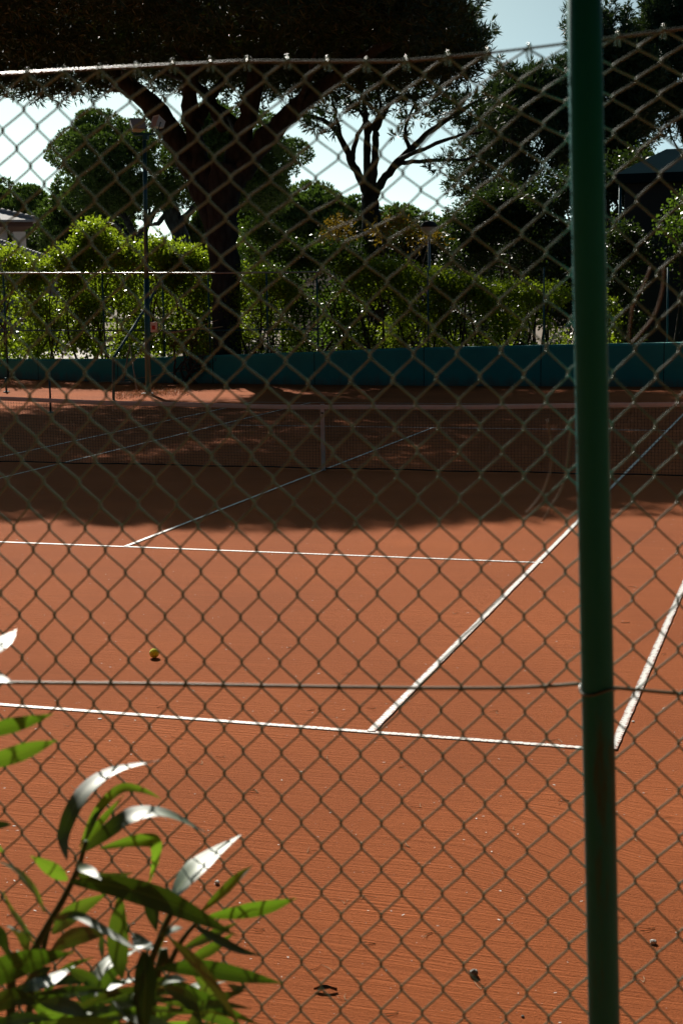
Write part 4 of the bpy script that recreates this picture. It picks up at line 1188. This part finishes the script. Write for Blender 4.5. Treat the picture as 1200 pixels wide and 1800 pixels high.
link('wire_mesh', np_mesh('wire_mesh', np.vstack(Vs), np.vstack(Fs)), M_wire, fence)


def strand(name, pts, r, mat, twist=0.0):
    P = smooth_path(np.array([fpt(p[0] - .2577, p[1], (p[2] if len(p) > 2 else 0.0)) for p in pts]), 8)
    m = MB(); m.tube(P, r, 8)
    return m.build(name, mat, fence, True)


TOP = [(-1.45, 2.775), (-.9, 2.782), (-.70, 2.7808), (-.61, 2.7821), (-.529, 2.783), (-.4387, 2.7835), (-.3974, 2.7839), (-.2991, 2.7802), (-.2157, 2.7776), (-.1583, 2.7799), (-.1106, 2.7824), (-.0203, 2.7896), (.0337, 2.7942), (.1058, 2.8006), (.1431, 2.8027), (.5, 2.795), (1.0, 2.80)]
strand('top_wire', TOP, .0016, M_wire2)
strand('tension_wire', [(-1.45, 2.015), (-.9, 2.0225), (-.7388, 2.0237), (-.5124, 2.0274), (-.2944, 2.0295), (-.1186, 2.0328), (-.043, 2.0384, .004), (.0012, 2.0431, .006), (.0418, 2.0385, .004), (.1188, 2.0322), (.1586, 2.0304), (.5, 2.028), (1.0, 2.03)], .0023, M_wire3)
strand('tension_wire', [(-1.45, .25), (-.5, .26), (.3, .26), (1.0, .25)], .0023, M_wire3)
strand('tension_wire', [(-1.45, 1.16), (-.5, 1.15), (.01, 1.17), (1.0, 1.15)], .0023, M_wire3)
# the post, leaning slightly, on the camera side of the mesh
m = MB()
p_hi = np.array([6.21635, -6.28270, 2.8312]); p_lo = np.array([6.24925, -6.27798, 1.6208])
dd = (p_hi - p_lo) / (p_hi[2] - p_lo[2])
base = p_lo - dd * 1.6208
m.tube([base + dd * t for t in (0, .8, 1.6, 2.1, 2.6, 3.05)], .0192, 28)
m.build('post', M_post, fence, True)
m = MB(); m.tube([base + dd * 3.05, base + dd * 3.065, base + dd * 3.075], [.0215, .0215, .012], 20); m.build('post_cap', M_post, fence, True)
for z in (1.17, 2.043):
    P = [base + dd * z + .0212 * (math.cos(t) * FD + math.sin(t) * FNV) + np.array([0, 0, .004 * math.sin(t * 2)]) for t in np.linspace(0, 6.0, 18)]
    m = MB(); m.tube(P, .0014, 6); m.build('tie_wire', M_wire2, fence, True)

# dry brown vine stems caught in the mesh
def fpx(u, v, n=0.0):
    d = ray(u, v); t = ((FO - CAM) @ FNV + n) / (d @ FNV); return CAM + d * t


for lab, pts, r in [('brown dried vine loop caught in the fence mesh right of the green post', ((1143, 470), (1128, 505), (1112, 535), (1107, 570), (1106, 603), (1128, 582), (1150, 552), (1163, 510), (1166, 470)), .0013),
                    ('long brown dried vine stem hanging in the fence mesh left of the green post', ((962, 738), (967, 775), (968, 820), (955, 862), (935, 890), (924, 902)), .0011),
                    ('second brown dried vine stem, closest to the green post on its left', ((1004, 735), (1000, 780), (995, 825), (985, 862), (968, 890), (955, 915)), .0011)]:
    m = MB(); rg = np.random.default_rng(len(pts))
    m.tube(smooth_path([fpx(u, v, -.007 if i % 2 else -.0055) for i, (u, v) in enumerate(pts)], 6), r, 6)
    tag(m.build('dry_vine_stem', M_rust, None, True), lab, 'vine')


# ============================================================ THE OLEANDER IN THE CORNER
HV = SDIR + np.array([.28, -.94, .2]); HV /= np.linalg.norm(HV)


def oleander_mat():
    m, nt, p = mat_new('oleander_leaf')
    L = nt.links.new
    geo = N(nt, 'ShaderNodeNewGeometry')
    uv = N(nt, 'ShaderNodeAttribute'); uv.attribute_name = 'across'
    ab = N(nt, 'ShaderNodeMath', operation='ABSOLUTE'); L(uv.outputs['Fac'], ab.inputs[0])
    rib = N(nt, 'ShaderNodeMapRange'); rib.inputs['From Min'].default_value = .04; rib.inputs['From Max'].default_value = .10; rib.inputs['To Min'].default_value = 1; rib.inputs['To Max'].default_value = 0
    L(ab.outputs[0], rib.inputs['Value'])
    mx = N(nt, 'ShaderNodeMix', data_type='RGBA'); mx.inputs['A'].default_value = (.030, .075, .018, 1); mx.inputs['B'].default_value = (.060, .115, .022, 1)
    L(geo.outputs['Random Per Island'], mx.inputs['Factor'])
    m2 = N(nt, 'ShaderNodeMix', data_type='RGBA'); m2.inputs['B'].default_value = (.17, .24, .08, 1)
    L(rib.outputs['Result'], m2.inputs['Factor']); L(mx.outputs['Result'], m2.inputs['A'])
    L(m2.outputs['Result'], p.inputs['Base Color'])
    p.inputs['Roughness'].default_value = .55
    p.inputs['Specular IOR Level'].default_value = .9
    p.inputs['Coat Weight'].default_value = 1.0
    p.inputs['Coat Roughness'].default_value = .52
    tr = N(nt, 'ShaderNodeBsdfTranslucent')
    m3 = N(nt, 'ShaderNodeMix', data_type='RGBA'); m3.inputs['A'].default_value = (.16, .33, .014, 1); m3.inputs['B'].default_value = (.30, .50, .03, 1)
    L(geo.outputs['Random Per Island'], m3.inputs['Factor']); L(m3.outputs['Result'], tr.inputs['Color'])
    ms = N(nt, 'ShaderNodeMixShader'); fm = N(nt, 'ShaderNodeAttribute'); fm.attribute_name = 'shade_glow'; L(fm.outputs['Fac'], ms.inputs[0])
    L(p.outputs[0], ms.inputs[1]); L(tr.outputs[0], ms.inputs[2]); L(ms.outputs[0], nt.nodes['Material Output'].inputs['Surface'])
    return m


M_ole = oleander_mat()
LV, LF, LA, LT = [], [], [], []


def leaf(pts, wpx, D0, D1, mode, thin=None, twist=0.0):
    """one lance-shaped leaf: midrib run (photo pixels), width in pixels, distance at base and tip, how its face turns"""
    n = len(pts)
    P = smooth_path([atd(u, v, D0 + (D1 - D0) * i / (n - 1)) for i, (u, v) in enumerate(pts)], 20 // (n - 1) + 2)
    leaf3(P, wpx * .5 * (D0 + D1) / FPX, mode, twist, thin)


LRNG = random.Random(4)


def leaf3(P, w, mode, twist=0.0, thin=None):
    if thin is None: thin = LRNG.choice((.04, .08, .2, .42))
    T = np.gradient(P, axis=0); T /= np.linalg.norm(T, axis=1)[:, None]
    K = len(P); b = len(LV)
    for i in range(K):
        t = i / (K - 1)
        prof = (math.sin(math.pi * min(1, .03 + .97 * t ** .85)) ** 1.05) if t < .999 else .02
        prof = max(prof, .07 * (1 - t))
        view = P[i] - CAM; view /= np.linalg.norm(view)
        side = np.cross(T[i], view); side /= np.linalg.norm(side) + 1e-9
        if mode == 'sun':                      # face turns up to the light towards its tip
            hv = SDIR - view; h = np.cross(T[i], hv / np.linalg.norm(hv)); h /= np.linalg.norm(h) + 1e-9
            if h @ side < 0: h = -h
            k = min(1, max(0, (t - .15) / .4)); k *= .95; wd = side * (1 - k) + h * k
        else:
            up = np.cross(side, T[i]); a = mode + twist * (t - .5)
            wd = side * math.cos(a) + up * math.sin(a)
        wd /= np.linalg.norm(wd)
        ww = min(w / max(.4, abs(wd @ side)), .034) * .5 * prof
        nr = np.cross(wd, T[i])
        if nr @ np.array([0, 0, 1.0]) < 0: nr = -nr
        for s in (-1, -.5, 0, .5, 1):
            LV.append(P[i] + wd * ww * s + nr * ww * .15 * (abs(s) - .3)); LA.append(s); LT.append(thin)
        if i: LF.extend([(b + (i - 1) * 5 + j, b + i * 5 + j, b + i * 5 + j + 1, b + (i - 1) * 5 + j + 1) for j in range(4)])


LEAVES = [
    ([(118, 1512), (112, 1470), (130, 1420), (160, 1380), (205, 1353), (280, 1336)], 27, 1.70, 1.83, 'sun'),
    ([(146, 1498), (185, 1466), (232, 1434), (292, 1430), (368, 1466)], 27, 1.70, 1.75, 'sun'),
    ([(140, 1490), (172, 1425), (212, 1387), (250, 1389), (285, 1405)], 17, 1.75, 1.78, .5),
    ([(142, 1495), (175, 1448), (218, 1398)], 14, 1.76, 1.80, .2),
    ([(150, 1480), (166, 1440), (186, 1415)], 11, 1.74, 1.76, .6),
    ([(176, 1492), (226, 1480), (262, 1477), (274, 1484), (272, 1518), (260, 1558)], 24, 1.74, 1.74, .25),
    ([(120, 1548), (90, 1527), (54, 1504)], 25, 1.70, 1.66, .15),
    ([(122, 1550), (200, 1557), (280, 1580), (350, 1612), (418, 1646)], 42, 1.68, 1.60, .1),
    ([(128, 1536), (185, 1545), (235, 1534)], 20, 1.74, 1.80, -.5),
    ([(132, 1518), (155, 1530), (178, 1546)], 18, 1.70, 1.64, 'sun'),
    ([(298, 1585), (330, 1540), (372, 1502), (424, 1467)], 33, 1.72, 1.92, 'sun'),
    ([(352, 1605), (390, 1570), (420, 1540), (445, 1521)], 17, 1.76, 1.80, .5),
    ([(362, 1612), (430, 1602), (480, 1592), (521, 1579)], 26, 1.74, 1.77, .1),
    ([(322, 1668), (370, 1645), (418, 1622)], 18, 1.78, 1.84, .3),
    ([(330, 1690), (372, 1668), (412, 1640)], 20, 1.80, 1.84, .2),
    ([(212, 1572), (207, 1640), (210, 1690), (216, 1724)], 37, 1.70, 1.66, .15),
    ([(92, 1642), (130, 1604), (190, 1570)], 31, 1.78, 1.84, .1),
    ([(92, 1617), (135, 1609), (195, 1642), (262, 1682)], 15, 1.69, 1.62, 'sun'),
    ([(90, 1672), (140, 1644), (196, 1640)], 32, 1.72, 1.68, -.2),
    ([(-30, 1722), (0, 1708), (60, 1688), (132, 1674)], 48, 1.62, 1.58, .2),
    ([(18, 1742), (80, 1726), (132, 1698)], 22, 1.66, 1.74, 'sun'),
    ([(252, 1672), (256, 1712), (254, 1770), (250, 1850)], 40, 1.64, 1.60, 'sun'),
    ([(276, 1702), (350, 1702), (430, 1716), (498, 1729)], 31, 1.70, 1.66, .15),
    ([(298, 1650), (340, 1690), (382, 1742), (425, 1806)], 20, 1.64, 1.58, -.9),
    ([(272, 1724), (320, 1738), (380, 1768), (465, 1806)], 24, 1.72, 1.70, .3),
    ([(288, 1735), (330, 1756), (358, 1806)], 26, 1.68, 1.64, -.3),
    ([(338, 1626), (380, 1650), (420, 1670), (462, 1681)], 16, 1.75, 1.76, .5),
    ([(80, 1606), (60, 1565), (30, 1531), (-6, 1512)], 11, 1.66, 1.62, -1.1),
    ([(62, 1662), (40, 1628), (20, 1600), (2, 1560)], 10, 1.64, 1.60, -1.1),
    ([(50, 1678), (38, 1642), (10, 1628)], 20, 1.66, 1.62, 'sun'),
    ([(-60, 1300), (0, 1281), (50, 1268), (94, 1255)], 27, 1.60, 1.64, .15),
    ([(-60, 1352), (10, 1332), (60, 1315), (102, 1301)], 31, 1.60, 1.64, .1),
    ([(-50, 1165), (0, 1132), (30, 1106)], 26, 1.60, 1.74, 'sun'),
    ([(-60, 1198), (-10, 1194), (24, 1199)], 15, 1.60, 1.58, 'sun'),
    ([(-50, 1458), (0, 1450), (22, 1449)], 14, 1.64, 1.66, .2),
    ([(-40, 1500), (-10, 1490), (8, 1498)], 14, 1.64, 1.66, .2),
    ([(60, 1762), (130, 1745), (190, 1738)], 18, 1.70, 1.72, .3),
    ([(70, 1762), (120, 1770), (165, 1795)], 27, 1.66, 1.62, .1),
    ([(140, 1806), (200, 1782), (268, 1766)], 20, 1.68, 1.70, .3),
    ([(118, 1702), (158, 1722), (192, 1748)], 22, 1.73, 1.72, .2),
    ([(148, 1785), (156, 1740), (168, 1708)], 24, 1.70, 1.74, -.4),
    ([(-20, 1806), (40, 1790), (96, 1792)], 22, 1.62, 1.62, .3),
    ([(280, 1645), (300, 1638), (322, 1631)], 13, 1.68, 1.66, 'sun'),
    ([(262, 1730), (300, 1722), (330, 1724)], 15, 1.68, 1.64, 'sun'),
    ([(234, 1640), (250, 1660), (268, 1668)], 24, 1.66, 1.62, 'sun'),
    ([(262, 1560), (268, 1600), (276, 1640)], 26, 1.76, 1.74, -.3),
    ([(300, 1600), (282, 1650), (270, 1690)], 14, 1.74, 1.72, .4),
    ([(400, 1730), (418, 1738), (436, 1731)], 12, 1.70, 1.72, .2),
    ([(-40, 1660), (-5, 1640), (20, 1690)], 26, 1.62, 1.60, .3),
    ([(-30, 1780), (20, 1755), (70, 1765)], 34, 1.60, 1.58, .2),
    ([(180, 1640), (178, 1665), (182, 1690)], 10, 1.74, 1.72, .8),
    ([(340, 1710), (372, 1748), (392, 1762)], 18, 1.76, 1.78, .2),
    ([(200, 1760), (250, 1790), (330, 1815)], 26, 1.66, 1.62, .4),
    ([(90, 1700), (60, 1720), (30, 1760)], 22, 1.72, 1.70, .2),
    ([(225, 1690), (190, 1720), (170, 1770)], 20, 1.74, 1.74, -.2),
]
SHADE_GLOW = {0: .10, 1: .08, 7: .10, 8: .08, 10: .10, 15: .22, 17: .06, 18: .04, 20: .05, 21: .02, 22: .28, 23: .05, 25: .04, 2: .5, 3: .55, 5: .55, 6: .4, 11: .58, 12: .55, 13: .5, 14: .5, 16: .42, 30: .42, 31: .42, 19: .3, 24: .4}  # shade put into the leaves: low translucency reads shadowed, high reads backlit
for i, L_ in enumerate(LEAVES): leaf(*L_, thin=SHADE_GLOW.get(i))
rg = random.Random(21)                  # the thicket of leaves low in the corner
for i in range(36):
    u = rg.uniform(-40, 330); v = rg.uniform(1725 + .22 * max(0, u - 130), 1860); a = rg.uniform(-.5, 1.0) if u > 60 else rg.uniform(-.9, .9); L_ = rg.uniform(130, 220); D = rg.uniform(1.64, 1.90)
    dx, dy = L_ * math.cos(a), -L_ * math.sin(a) * .7
    md = rg.choice(('sun', .1, .25, -.2)); leaf([(u, v), (u + dx * .5, v + dy * .6 - 6), (u + dx, v + dy + 8)], rg.uniform(12, 21), D, D + (min(.12, max(-.05, -dy * .0016)) if md == 'sun' else rg.uniform(-.06, .06)), md)
STEMS = [
    ([(152, 1478), (138, 1525), (112, 1580), (80, 1635), (52, 1690), (20, 1790)], 1.73, .0026),
    ([(312, 1585), (292, 1625), (266, 1690), (246, 1760), (228, 1850)], 1.71, .0028),
    ([(96, 1608), (84, 1640), (70, 1700), (50, 1800)], 1.74, .0022),
    ([(360, 1606), (322, 1650), (296, 1700), (270, 1770)], 1.75, .0022),
    ([(-20, 1300), (-40, 1400), (-60, 1600), (-70, 1800)], 1.62, .0030),
    ([(-40, 1165), (-60, 1300), (-80, 1500), (-90, 1800)], 1.61, .0030),
]
foot = np.array([5.55, -6.75, 0.0])
olm = MB()
rng = np.random.default_rng(77)
for pts, D, r in STEMS:
    P = [atd(u, v, D) for u, v in pts]
    e = P[-1]; low = foot + np.array([rng.uniform(-.1, .1), rng.uniform(-.1, .1), -.02])
    P += [e * .6 + low * .4 + rng.normal(size=3) * .02, low]
    Q = smooth_path(P, 6)
    olm.tube(Q, np.linspace(r, r * 2.6, len(Q)), 7)
    # whorls of leaves on the part of each stem below the picture
    for i in range(36):
        s = Q[int(len(Q) * rng.uniform(.62, .93))]
        if s[2] < .25: continue
        d = at(600, 1400, 0) * 0 + np.array([rng.normal(), rng.normal() * .7 - .1, rng.uniform(-.1, .9)]); d /= np.linalg.norm(d)
        L_ = rng.uniform(.09, .15)
        Pl = np.array([s + d * L_ * t + np.array([0, 0, -.05 * t * t]) for t in np.linspace(0, 1, 9)])
        u_ = (Pl - CAM); vv = 900 - FPX * (u_ @ UP) / (u_ @ FW)
        if vv.min() < 1815: continue
        leaf3(Pl, .02, .3)
ol = empty('oleander', foot, 'green oleander with long glossy leaves in the bottom left corner, in front of the fence', 'shrub')
olm.build('stem', simple('oleander_stem', (.07, .10, .03), .6, var=.2, scale=30), ol, True)
me = bpy.data.meshes.new('foliage'); me.from_pydata([tuple(map(float, v)) for v in LV], [], LF)
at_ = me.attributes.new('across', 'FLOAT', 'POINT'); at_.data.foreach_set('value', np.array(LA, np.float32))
at_ = me.attributes.new('shade_glow', 'FLOAT', 'POINT'); at_.data.foreach_set('value', np.array(LT, np.float32))
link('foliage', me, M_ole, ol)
